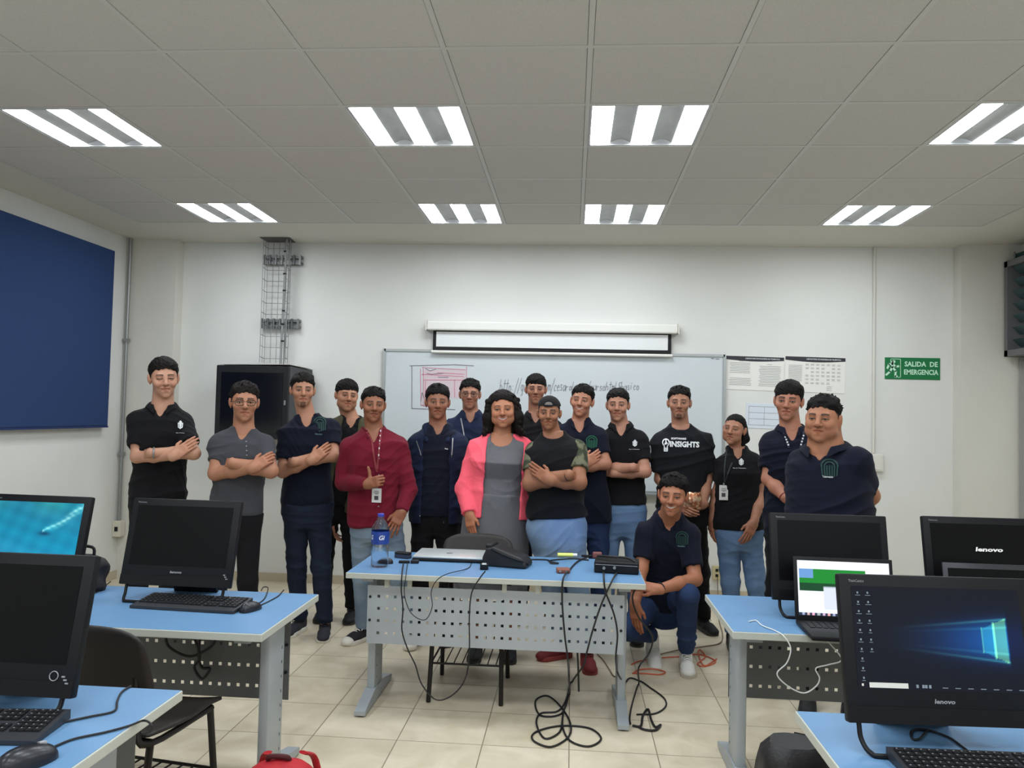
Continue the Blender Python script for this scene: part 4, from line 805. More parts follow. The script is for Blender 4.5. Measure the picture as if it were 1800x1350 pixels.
def smooth_pts(P, Q, it=1, lam=0.5):
    for _ in range(it):
        S = np.zeros_like(P); c = np.zeros(len(P))
        for a, b in ((0, 1), (1, 2), (2, 3), (3, 0)):
            for i in range(3): S[:, i] += np.bincount(Q[:, a], P[Q[:, b], i], len(P))+np.bincount(Q[:, b], P[Q[:, a], i], len(P))
            c += np.bincount(Q[:, a], minlength=len(P))+np.bincount(Q[:, b], minlength=len(P))
        P = P*(1-lam)+lam*S/np.maximum(c, 1)[:, None]
    return P
def normals(P, Q):
    n = np.cross(P[Q[:, 2]]-P[Q[:, 0]], P[Q[:, 3]]-P[Q[:, 1]]); N = np.zeros_like(P)
    for k in range(4):
        for i in range(3): N[:, i] += np.bincount(Q[:, k], n[:, i], len(P))
    return N/(np.linalg.norm(N, axis=1, keepdims=True)+1e-12)
def qmesh(name, P, Q, cols=None):
    me = bpy.data.meshes.new(name); me.vertices.add(len(P)); me.vertices.foreach_set('co', P.astype(f32).ravel()); me.loops.add(len(Q)*4); me.loops.foreach_set('vertex_index', Q.astype(np.int32).ravel())
    me.polygons.add(len(Q)); me.polygons.foreach_set('loop_start', np.arange(0, len(Q)*4, 4, dtype=np.int32)); me.polygons.foreach_set('loop_total', np.full(len(Q), 4, np.int32)); me.update(calc_edges=True); me.shade_smooth()
    if cols is not None: set_cols(me, cols)
    return me
# ---- shapes: (function, lo, hi, blend)
def s_cone(a, b, ra, rb, k=0.02, side=None, kr=1.0, cut=False):
    a = np.array(a, float); b = np.array(b, float); ab = b-a; L2 = float(ab@ab)+1e-9; R = max(ra, rb)*max(1, kr)
    def fn(X, Y, Z):
        px, py, pz = X-a[0], Y-a[1], Z-a[2]; t = (px*ab[0]+py*ab[1]+pz*ab[2])/L2; tc = np.clip(t, 0, 1)
        dx, dy, dz = px-ab[0]*tc, py-ab[1]*tc, pz-ab[2]*tc
        if side is not None:
            q = (dx*side[0]+dy*side[1]+dz*side[2])*(1-1/kr); dx, dy, dz = dx-q*side[0], dy-q*side[1], dz-q*side[2]
        d = np.sqrt(dx*dx+dy*dy+dz*dz)-(ra+(rb-ra)*tc)
        if cut: d = np.maximum(d, np.maximum((t-1), (0-t) if cut == 2 else -9)*math.sqrt(L2))
        return d
    return fn, np.minimum(a, b)-R, np.maximum(a, b)+R, k
def s_ell(c, r, k=0.02, M=None):
    c = np.array(c, float); r = np.array(r, float); R = max(r); mn = min(r)
    def fn(X, Y, Z):
        x, y, z = X-c[0], Y-c[1], Z-c[2]
        if M is not None: x, y, z = (M[0, 0]*x+M[1, 0]*y+M[2, 0]*z), (M[0, 1]*x+M[1, 1]*y+M[2, 1]*z), (M[0, 2]*x+M[1, 2]*y+M[2, 2]*z)
        q = np.sqrt((x/r[0])**2+(y/r[1])**2+(z/r[2])**2); g = np.sqrt((x/r[0]**2)**2+(y/r[1]**2)**2+(z/r[2]**2)**2)+1e-9
        return q*(q-1)/g
    e = np.full(3, R) if M is not None else r
    return fn, c-e, c+e, k
def s_box(c, hx, M=None, rd=0.005, k=0.005):
    c = np.array(c, float); hx = np.array(hx, float); R = float(np.linalg.norm(hx))
    def fn(X, Y, Z):
        x, y, z = X-c[0], Y-c[1], Z-c[2]
        if M is not None: x, y, z = (M[0, 0]*x+M[1, 0]*y+M[2, 0]*z), (M[0, 1]*x+M[1, 1]*y+M[2, 1]*z), (M[0, 2]*x+M[1, 2]*y+M[2, 2]*z)
        qx, qy, qz = np.abs(x)-hx[0]+rd, np.abs(y)-hx[1]+rd, np.abs(z)-hx[2]+rd
        return np.sqrt(np.maximum(qx, 0)**2+np.maximum(qy, 0)**2+np.maximum(qz, 0)**2)+np.minimum(np.maximum(qx, np.maximum(qy, qz)), 0)-rd
    return fn, c-R, c+R, k
def s_loft(o, A, st, k=0.02, ex=2.4, cut=True):      # A columns: right, front, up ; st rows: t, half width, half depth, forward offset
    st = np.array(st, float); o = np.array(o, float); R = st[:, 1:3].max()+np.abs(st[:, 3]).max(); e = [o+A[:, 2]*st[0, 0], o+A[:, 2]*st[-1, 0]]
    def fn(X, Y, Z):
        x, y, z = X-o[0], Y-o[1], Z-o[2]; a = A[0, 0]*x+A[1, 0]*y+A[2, 0]*z; b = A[0, 1]*x+A[1, 1]*y+A[2, 1]*z; c = A[0, 2]*x+A[1, 2]*y+A[2, 2]*z
        w = np.interp(c, st[:, 0], st[:, 1]); d = np.interp(c, st[:, 0], st[:, 2]); q = b-np.interp(c, st[:, 0], st[:, 3])
        kk = (np.abs(a/w)**ex+np.abs(q/d)**ex)**(1/ex); r = (kk-1)*np.minimum(w, d)
        return np.maximum(r, np.maximum(c-st[-1, 0], st[0, 0]-c)) if cut else r
    return fn, np.minimum(*e)-R, np.maximum(*e)+R, k
# ---- hands
def hand_shapes(W, d, n, s, sc=1.0, curl=0.5, thumb='rest', spread=0.06, fist=False):
    """W wrist, d towards the fingers, n back of the hand, s towards the thumb"""
    d = nrm(d); n = nrm(n-d*(n@d)); s = nrm(s-d*(s@d)-n*(s@n)); S = []
    pc = W+d*0.050*sc; M = np.stack([s, d, n], 1)
    S.append(s_cone(W-d*0.02*sc, W+d*0.03*sc, 0.025*sc, 0.025*sc, 0.015, s, 1.2)); S.append(s_box(pc, (0.040*sc, 0.048*sc, 0.0145*sc), M, 0.013*sc, 0.012))
    S.append(s_ell(W+d*0.03*sc+s*0.022*sc-n*0.008*sc, (0.016*sc, 0.03*sc, 0.014*sc), 0.012, M))
    L = [(0.030, 0.094, 0.042), (0.010, 0.098, 0.047), (-0.010, 0.095, 0.044), (-0.029, 0.088, 0.034)]
    for i, (o, y, l) in enumerate(L):
        p = W+s*o*sc+d*y*sc-n*0.002*sc; a = (math.radians(72) if fist else curl*0.5)+0.05*i; ang = 0; r = 0.0093*sc if i < 3 else 0.0082*sc; sp = (1.2-i)*spread if not fist else 0
        for j, q in enumerate((1.0, 0.68, 0.55)):
            ang += a*(1.0 if j == 0 else 1.15); dr = d*math.cos(ang)-n*math.sin(ang); dr = nrm(dr+s*sp); e = p+dr*l*q*sc; S.append(s_cone(p, e, r, r*0.92, 0.0035)); p = e; r *= 0.93
    b = W+d*0.028*sc+s*0.030*sc-n*0.004*sc
    if thumb == 'up': D = [nrm(s*1.0+d*0.15), nrm(s*1.0-d*0.05+n*0.05)]; ls = (0.050, 0.032)
    elif thumb == 'tuck': D = [nrm(s*0.35+d*0.8-n*0.5), nrm(-s*0.35+d*0.7-n*0.5)]; ls = (0.040, 0.028)
    else: D = [nrm(s*0.55+d*0.8-n*0.15), nrm(s*0.15+d*0.95-n*0.2)]; ls = (0.042, 0.030)
    m = b+D[0]*ls[0]*sc; S.append(s_cone(b, m, 0.0135*sc, 0.0108*sc, 0.009)); S.append(s_cone(m, m+D[1]*ls[1]*sc, 0.0108*sc, 0.0092*sc, 0.004))
    return S
# ---- head (local frame: x picture-right, y out of the face, z up; about 0.225 tall chin to crown)
def head_shapes(h):
    f = h.get('fat', 0.0); jw = h.get('jaw', 1.0); sm = h.get('smile', 0.0); no = h.get('nose', 1.0); S = []
    E = lambda c, r, k=0.02: S.append(s_ell(c, r, k))
    E((0, -0.014, 0.032), (0.073, 0.090, 0.080)); E((0, 0.030, -0.012), (0.0635+f*0.010, 0.060, 0.082), 0.03)
    E((0, 0.030, -0.066), ((0.047+f*0.022)*jw, 0.050+f*0.006, 0.042), 0.022); E((0, 0.070, -0.094), (0.020+f*0.008, 0.018, 0.018), 0.020)
    for s in (-1, 1):
        E((s*0.041, 0.058, -0.022), (0.023+f*0.006, 0.026, 0.022+f*0.004), 0.018)
        if f > 0: E((s*0.045, 0.040, -0.058), (0.02+f*0.012, 0.03, 0.026), 0.02)
        if sm > 0: E((s*0.039, 0.072, -0.030), (0.017, 0.014, 0.013), 0.012)
        E((s*0.0745, -0.006, -0.004), (0.008, 0.017, 0.030), 0.007); E((s*0.083, -0.010, 0.004), (0.0055, 0.015, 0.024), 0.006)
    S.append(s_cone((-0.036, 0.078, 0.021), (0.036, 0.078, 0.021), 0.0125, 0.0125, 0.014))
    for s in (-1, 1): S.append((*s_ell((s*0.031, 0.100, 0.002), (0.019, 0.017, 0.0125))[:3], -0.010))
    for s in (-1, 1): S.append(s_ell((s*0.031, 0.0775, 0.002), (0.0135, 0.0125, 0.0115), 0.004))
    S.append(s_cone((0, 0.087, 0.014), (0, 0.106*1, -0.024), 0.0075, 0.0115*no, 0.012)); E((0, 0.104, -0.026), (0.0125*no, 0.012, 0.0095), 0.006)
    for s in (-1, 1): E((s*0.0125*no, 0.096, -0.029), (0.0075*no, 0.010, 0.0075), 0.005)
    mz = -0.054; w = 0.0235+sm*0.006
    up = sm*0.006
    for s in (-1, 1):
        S.append(s_cone((0, 0.0915, mz+0.003), (s*w, 0.079-sm*0.003, mz+up), 0.0062, 0.0025, 0.006)); S.append(s_cone((0, 0.0890, mz-0.0085-sm*0.003), (s*w*0.85, 0.0785-sm*0.003, mz-0.002+up), 0.0066, 0.003, 0.006))
    S.append((*s_cone((-w*0.9, 0.094, mz-0.002+up*0.6), (w*0.9, 0.094, mz-0.002+up*0.6), 0.0022, 0.0022)[:3], -0.003))
    if sm > 0.6: S.append((*s_ell((0, 0.097, mz-0.002), (w*0.8, 0.010, 0.0045))[:3], -0.003))
    E((0, 0.080, -0.073), (0.018, 0.010, 0.006), 0.012)
    return S
def face_cols(P, h):
    x, y, z = P[:, 0], P[:, 1], P[:, 2]; skin = slin(h['skin']); c = np.repeat(skin[None], len(P), 0); sm = h.get('smile', 0.0); fr = y > 0.045
    def mix(m, col, a=1.0): m = np.clip(m*a, 0, 1)[:, None]; return c*(1-m)+np.asarray(col)*m
    n = np.sin(x*90+1)*np.sin(z*70+2)*0.03; c = c*(1+n)[:, None]
    c = mix(np.exp(-(((np.abs(x)-0.040)/0.02)**2+((z+0.028)/0.018)**2))*fr, skin*[1.08, 0.9, 0.88], 0.4); c = mix(np.exp(-((x/0.014)**2+((z+0.026)/0.012)**2))*fr, skin*[1.06, 0.9, 0.88], 0.25)
    c = mix((np.exp(-(((np.abs(x)-0.078)/0.008)**2))*(np.abs(z) < 0.04)), skin*[1.0, 0.8, 0.76], 0.5)
    bd = h.get('beard', 0.0)
    if bd:
        m = np.clip((-0.038-z)/0.02, 0, 1)*(y > 0.0)*(z > -0.12); c = mix(m, skin*0.45, bd*0.5); c = mix(np.exp(-((x/0.022)**2+((z+0.041)/0.006)**2))*fr, skin*0.3, bd); 
    if h.get('goatee'):
        c = mix((np.abs(x) < 0.017)*(z < -0.078)*(z > -0.112)*(y > 0.06), slin((38, 28, 24)), 0.75)
    hair = slin(h.get('hairc', (20, 17, 16))); bz = 0.0225+h.get('brow', 0.0); bt = h.get('browt', 1.0)
    ax = np.abs(x); t = (ax-0.012)/0.036; arch = bz+0.0045*np.sin(np.clip(t, 0, 1)*2.4)-0.002*t
    c = mix((t > 0)*(t < 1)*np.clip(1.8-np.abs(z-arch)/(0.0036*bt*(1-0.35*np.clip(t, 0, 1))), 0, 1)*fr, hair, 0.9)
    ez = 0.0015; eo = h.get('eye', 1.0); u = (ax-0.031)/0.0150; lid = 0.0056*eo*(1-u*u); up = z-ez; ins = (np.abs(u) < 1)&(up < lid)&(up > -lid*0.75)&(y > 0.05)
    c[ins] = slin((172, 164, 156)); gx = h.get('gaze', 0.0); iris = ins&((ax-0.031-0)**2+(z-ez-0.0005)**2 < 0.0060**2); c[iris] = slin((34, 22, 16))
    lash = (np.abs(u) < 1.12)&(np.abs(up-np.clip(lid, -0.001, 1)-0.0003) < 0.0022)&(y > 0.05); c[lash] = slin((26, 18, 15))
    low = (np.abs(u) < 1.0)&(np.abs(up+lid*0.75) < 0.0009)&(y > 0.05); c[low] = c[low]*0.55
    if eo < 0.4: pass
    for s in (-1, 1): c = mix(np.exp(-(((x-s*0.0095)/0.0038)**2+((z+0.0345)/0.0022)**2))*(y > 0.07), skin*0.3, 0.9)
    mz = -0.054; w = 0.0245+sm*0.006; up_ = sm*0.006*(x/w)**2; q = 1-(x/w)**2; lz = z-mz-up_; lip = slin(h['lip']) if 'lip' in h else skin*[0.95, 0.58, 0.55]
    c = mix((q > 0)*(lz < 0.0075*np.clip(q, 0, 1)**0.6)*(lz > -(0.0135+sm*0.003)*np.clip(q, 0, 1)**0.6)*(y > 0.06), lip, 0.7)
    if sm > 0.6: m = (q > 0.15)&(lz < 0.0022*q)&(lz > -0.0066*q)&(y > 0.06); c[m] = slin((188, 178, 168))
    else: c = mix((q > 0)*np.clip(1.4-np.abs(lz+0.002)/0.0021, 0, 1)*(y > 0.06), skin*0.22, 0.9)
    if sm > 0:
        for s in (-1, 1): c = mix(np.exp(-((x-s*(0.031+0.25*(-0.03-z)))/0.0022)**2)*(z < -0.028)*(z > -0.056)*(y > 0.06), skin*0.6, 0.6)
    hz = hair_line(y)+h.get('hl', 0.0); c = mix(np.clip((z-hz+0.004)/0.006, 0, 1)*(np.abs(x) < 0.0765), hair*1.4+skin*0.06, 0.92 if not h.get('bald') else 0)
    return c
HLY = np.array([-0.12, -0.07, -0.045, -0.02, -0.008, 0.008, 0.022, 0.040, 0.058, 0.08, 0.12]); HLZ = np.array([-0.055, -0.05, -0.045, 0.02, 0.024, 0.000, 0.012, 0.042, 0.060, 0.066, 0.07])
def hair_line(y): return np.interp(y, HLY, HLZ)
def hair_mesh(h):
    st = h.get('hair', 'short'); hl = h.get('hl', 0.0); t = h.get('vol', 0.010); S = []
    def base(X, Y, Z):
        x, y, z = X-0, Y+0.014, Z-0.034; th = t*0.45+t*0.9*np.clip((Z-0.03)/0.06, 0, 1); r = (0.0735, 0.091, 0.080)
        q = np.sqrt((x/r[0])**2+(y/r[1])**2+(z/r[2])**2); g = np.sqrt((x/r[0]**2)**2+(y/r[1]**2)**2+(z/r[2]**2)**2)+1e-9; d = q*(q-1)/g-th
        line = np.interp(Y, HLY, HLZ)+hl-0.005*np.clip((Y-0.03)/0.03, 0, 1)+0.004*np.sin(X*90+1)+0.0035*np.sin(X*230)+0.12*np.clip(np.abs(X)-0.045, 0, 1)*(Y > 0.03)*-1
        if st == 'fringe': line = line-np.clip((Y-0.03)/0.03, 0, 1)*(0.020+0.018*np.clip(X*14, -1, 1)*h.get('part', 1))
        d = np.maximum(d, (line-Z)*0.8)
        return d+0.0011*np.sin(X*330+np.sin(Y*160)*2)*np.sin(Y*210+Z*120)+0.0008*np.sin(Z*420+X*200)
    S.append((base, V3(-0.11, -0.14, -0.08), V3(0.11, 0.12, 0.15), 0.001))
    rl_ = random.Random(int(abs(h.get('skin')[0]*7+h.get('vol', 0.01)*999)))
    if st in ('short', 'quiff', 'fringe', 'curlytop') and not h.get('capped'):
        for i in range(150):
            a = rl_.uniform(0, 2*PI); b = rl_.uniform(0.0, 1.0)**0.7*1.45; nn = V3(math.sin(b)*math.cos(a), math.sin(b)*math.sin(a), math.cos(b)); pp = V3(0, -0.014, 0.034)+nn*V3(0.0745, 0.092, 0.081)
            zl = float(np.interp(pp[1], HLY, HLZ))+hl
            if pp[2] < zl+0.012: continue
            fl = V3(0.35*(1 if pp[0] > -0.01 else -0.6), 1.0 if pp[1] > -0.02 else -0.4, 0.2 if pp[1] > 0.0 else -0.6)
            if st in ('quiff',) and pp[2] > 0.08: fl = V3(rl_.uniform(-0.5, 0.5), 0.5, 0.7)
            if st == 'fringe' and pp[1] > 0.0: fl = V3(-0.7*h.get('part', 1), 0.8, -0.5)
            if st == 'curlytop': fl = V3(rl_.uniform(-1, 1), rl_.uniform(-1, 1), rl_.uniform(-0.3, 0.8))
            fl = nrm(fl-nn*(fl@nn)+nn*(0.10 if st != 'curlytop' else 0.2)); ln = rl_.uniform(0.013, 0.024)*(0.6+0.6*min(1, max(0, (pp[2]-0.03)/0.06))); r0 = rl_.uniform(0.0055, 0.0085); up0 = t*0.25+t*0.75*min(1, max(0, (pp[2]-0.03)/0.06))
            S.append(s_cone(pp+nn*(up0-0.001), pp+nn*(up0-0.001)+fl*ln, r0, 0.003, 0.005))
    if st in ('quiff', 'curlytop'):
        a = 0.010 if st == 'quiff' else 0.012
        for i in range(-3, 4): S.append(s_cone((i*0.017, 0.048-abs(i)*0.004, 0.084-abs(i)*0.004), (i*0.018+0.004, -0.01, 0.112-abs(i)*0.005), 0.016+a*0.4, 0.016, 0.008))
        if st == 'curlytop':
            rr = random.Random(h.get('seed', 3))
            for i in range(46): a = rr.uniform(0, 6.3); b = rr.uniform(0, 0.075); p = V3(math.cos(a)*b*0.9, -0.01+math.sin(a)*b*1.0, 0); p[2] = 0.034+0.086*math.sqrt(max(0, 1-(p[0]/0.078)**2-((p[1]+0.014)/0.1)**2)); S.append(s_ell(p, (0.012, 0.012, 0.011), 0.003))
    if st == 'long':
        rr = random.Random(5)
        for sgn in (-1, 1):
            S.append(s_cone((sgn*0.060, -0.005, 0.06), (sgn*0.088, 0.000, -0.05), 0.032, 0.040, 0.02)); S.append(s_cone((sgn*0.088, 0.000, -0.05), (sgn*0.098, -0.002, -0.125), 0.040, 0.028, 0.02))
            for i in range(130): a = rr.uniform(0, 1); b = rr.uniform(-0.6, 1.0); S.append(s_ell((sgn*(0.085+0.03*a+0.012*math.sin(a*9+b*7)), -0.055+0.085*rr.random(), 0.06-0.215*a), (0.012, 0.013, 0.017), 0.002))
        for i in range(40): a = rr.uniform(0, PI); S.append(s_ell((math.cos(a)*0.083, rr.uniform(-0.07, 0.03), 0.035+math.sin(a)*0.078), (0.014, 0.016, 0.013), 0.004))
        S.append(s_cone((-0.04, -0.06, 0.0), (-0.05, -0.07, -0.12), 0.05, 0.045, 0.02)); S.append(s_cone((0.04, -0.06, 0.0), (0.05, -0.07, -0.12), 0.05, 0.045, 0.02))
    if st == 'tied':
        S.append(s_cone((0.045, -0.045, 0.01), (0.078, -0.045, -0.055), 0.040, 0.028, 0.02)); S.append(s_cone((0.078, -0.045, -0.055), (0.070, -0.02, -0.10), 0.028, 0.012, 0.02)); S.append(s_cone((-0.045, -0.05, 0.03), (-0.03, -0.07, -0.05), 0.035, 0.03, 0.02))
    F = Field(0.0030, S)
    if st in ('long', 'tied'):    # keep the face clear
        F.put(*s_ell((0, 0.085, -0.020), (0.060, 0.075, 0.088))[:3], -0.004)
    P, Q = F.mesh(); return smooth_pts(P, Q, 1, 0.35), Q
M_skin = mat('skin', (180, 130, 100), 0.5, vcol=True, spec=0.35); M_skin.node_tree.nodes['Principled BSDF'].inputs['Subsurface Weight'].default_value = 0.0
def hairmat(c): 
    return mat('hair_%d_%d_%d' % c, tuple(int(x*0.8) for x in c), 0.7, noise=0.35, nscale=90, stretch=(1, 1, 0.25), bump=0.7, bscale=160, spec=0.18)
def cloth(name, c, **k):
    k.setdefault('noise', 0.06); k.setdefault('nscale', 60); k.setdefault('bump', 0.25); k.setdefault('bscale', 500)
    return mat(name, c, 0.88, sheen=0.03, spec=0.2, **k)
def jeans(name, c, c2): return mat(name, c, 0.9, col2=c2, noise=0.28, nscale=5, bump=0.3, bscale=400, spec=0.2)
def folds(P, N, amp, seed, sc=1.0):
    r = np.random.default_rng(seed); d = np.zeros(len(P))
    w = np.stack([np.sin(P @ r.normal(0, 6*sc, 3)+r.uniform(0, 6)) for _ in range(3)], 1)*0.16
    Q = P+w*0.25
    for fz, a in ((22, 1.0), (38, 0.6), (64, 0.35)):
        k = r.normal(0, 1, 3); k[2] = abs(k[2])+0.8; k = k/np.linalg.norm(k)*fz*0.8*sc; s = np.sin(Q @ k+r.uniform(0, 6)+2.0*np.sin(Q @ r.normal(0, 7, 3))); d += a*(1-np.abs(s))**1.5*np.clip(0.5+np.sin(Q @ r.normal(0, 5, 3)), 0, 1)
    return P+N*(d*amp)[:, None]
def place(P, root): return P-np.array(root)[None]
def shell(name, shapes, h, m, parent, root, fold=0, seed=0, it=2, cols=None, subs=()):
    F = Field(h, shapes)
    for q in subs: F.put(*q)
    P, Q = F.mesh(); P = smooth_pts(P, Q, it, 0.5)
    if fold: P = folds(P, normals(P, Q), fold, seed); P = smooth_pts(P, Q, 1, 0.4)
    o = link(name, qmesh(name, place(P, root), Q, cols), m, parent); return o, P, Q
def ring(c, ax, r, t, m, name, parent, root, flat=1.0, seg=20):
    ax = nrm(ax); u = nrm(np.cross(ax, V3(0.3, 0.2, 1))); v = np.cross(ax, u); MBx = MB(); MBx.tube([place((c+u*math.cos(a)*r+v*math.sin(a)*r)[None], root)[0] for a in np.linspace(0, 2*PI, seg, endpoint=False)], t, 8, closed=True)
    return MBx.build(name, m, parent, True)
class Caster:
    def __init__(s, P, Q): s.t = BVHTree.FromPolygons([tuple(p) for p in P], [tuple(int(i) for i in q) for q in Q])
    def hit(s, p, off=0.003, Y=None):
        d = nrm(np.asarray(p)-O0); L = np.linalg.norm(np.asarray(p)-O0); o = O0+d*(L-1.0); h = s.t.ray_cast(Vector(o), Vector(d), 2.0)
        return (np.array(h[0])-d*off) if h[0] is not None else None
    def hitpx(s, px, py, Y, off=0.003):
        q = atY(px, py, Y); h = s.hit(q, off); return h if h is not None else q-V3(0, 0.14, 0)
def decal(cs, geo, px, py, Y, m, name, parent, root, off=0.006, sub=0):
    vs, fs = geo; c = atY(px, py, Y-0.15); out = []; ok = []
    for v in vs:
        h = cs.hit(c+V3(v[0], 0, v[1]), off); out.append(h)
    good = [h for h in out if h is not None]
    if not good: return
    my = np.median([g[1] for g in good]); out = [(h if (h is not None and abs(h[1]-my) < 0.05) else c+V3(v[0], my-c[1], v[1])) for h, v in zip(out, vs)]
    mb = MB(); mb.add([tuple(place(np.array(h)[None], root)[0]) for h in out], fs); return mb.build(name, m, parent)
def crest(s=1.0):
    L = [[(-.5, .45), (-.42, -.3), (0, -.55), (.42, -.3), (.5, .45)], [(-.5, .45), (-.25, .35), (0, .5), (.25, .35), (.5, .45)], [(-.3, .6), (.3, .6)], [(-.25, .25), (0, .1), (.25, .25)], [(0, .35), (0, -.4)], [(-.28, 0), (.28, 0)], [(-.2, .7), (0, .85), (.2, .7)], [(-.2, -.2), (.2, -.2)]]
    return strokes([[(x*0.032*s, y*0.036*s) for x, y in l] for l in L], 0.0026*s)
def green_fig(s=1.0):
    L = [[(0.9*math.cos(a), 0.25+0.65*math.sin(a)) for a in np.linspace(0.1, 3.04, 10)], [(0.55*math.cos(a), 0.25+0.42*math.sin(a)) for a in np.linspace(0.1, 3.04, 8)]]
    L += [[(x, 0.30), (x*0.9+0.03, -0.75+0.25*abs(x))] for x in (-0.85, -0.55, -0.28, 0.0, 0.28, 0.55, 0.85)]
    return strokes([[(x*0.042*s, y*0.052*s) for x, y in l] for l in L], 0.0036*s)
M_green = mat('emblem_green', (20, 54, 50), 0.8); M_green2 = mat('emblem_green_text', (120, 150, 160), 0.8)
SHOES = {}
def shoe_mesh(key, up, sole, toe=None):
    if key in SHOES: return SHOES[key]
    S = [s_ell((0, 0.085, 0.035), (0.044, 0.075, 0.042), 0.02), s_ell((0, 0.0, 0.045), (0.036, 0.065, 0.048), 0.02), s_ell((0, 0.15, 0.028), (0.042, 0.045, 0.028), 0.02), s_cone((0, -0.02, 0.05), (0, -0.025, 0.10), 0.038, 0.038, 0.02)]
    F = Field(0.004, S); F.put(*s_box((0, 0.05, -0.03), (0.2, 0.3, 0.042))[:3], -0.003); P, Q = F.mesh(); P = smooth_pts(P, Q, 2); me1 = qmesh('shoe_upper', P, Q); me1.materials.append(up)
    S = [s_cone((0, 0.135, 0.008), (0, -0.03, 0.008), 0.0475, 0.040, 0.01)]
    def slab(X, Y, Z): return np.maximum(S[0][0](X, Y, Z*0+0.008), np.abs(Z-0.014)-0.0145)
    F = Field(0.004, [(slab, V3(-0.06, -0.09, -0.004), V3(0.06, 0.2, 0.034), 0.002)]); P2_, Q2_ = F.mesh(); P2_ = smooth_pts(P2_, Q2_, 1, 0.3); P2_[:, 2] -= P2_[:, 2].min(); me2 = qmesh('shoe_sole', P2_, Q2_); me2.materials.append(sole)
    mb = MB()
    for i in range(5): y = 0.045+i*0.018; z = 0.093-i*0.0085; mb.tube([(-0.020, y, z-0.008), (0.0, y+0.004, z+0.0015), (0.020, y+0.008, z-0.008)], 0.003, 6, smooth=3)
    mb.tube([(0, 0.045, 0.098), (-0.025, 0.04, 0.098), (-0.03, 0.06, 0.078)], 0.0025, 6, smooth=3); mb.tube([(0, 0.045, 0.098), (0.025, 0.04, 0.098), (0.03, 0.06, 0.078)], 0.0025, 6, smooth=3)
    me3 = mb.mesh('shoe_laces'); me3.shade_smooth(); SHOES[key] = (me1, me2, me3, toe); return SHOES[key]
M_wsole = mat('sole_white', (214, 210, 200), 0.6); M_laceb = mat('lace_black', (26, 26, 28), 0.8); M_lacew = mat('lace_white', (220, 218, 212), 0.8)
def add_shoe(parent, root, foot, ang, key, up, sole, lace, tilt=0.0):
    me = shoe_mesh(key, up, sole); R = Matrix.Rotation(ang, 4, 'Z') @ Matrix.Rotation(PI, 4, 'Z') @ Matrix.Rotation(tilt, 4, 'X')
    o = link('shoe', me[0], None, parent); o.matrix_local = Matrix.Translation(Vector([foot[i]-root[i] for i in range(3)])) @ R
    s = bpy.data.objects.new('sole', me[1]); COL.objects.link(s); s.parent = o
    if not me[2].materials: me[2].materials.append(lace)
    s = bpy.data.objects.new('laces', me[2]); COL.objects.link(s); s.parent = o
    if key == 'converse':
        Fd = Field(0.004, [s_ell((0, 0.158, 0.024), (0.0455, 0.042, 0.034), 0.01)]); Fd.put(*s_box((0, 0.05, -0.03), (0.2, 0.3, 0.032))[:3], -0.003); P, Q = Fd.mesh(); link('toe_cap', qmesh('toe_cap', smooth_pts(P, Q, 1), Q), M_wsole, o)
    return o
def col_for(n, c): return np.repeat(np.asarray(c)[None], n, 0)

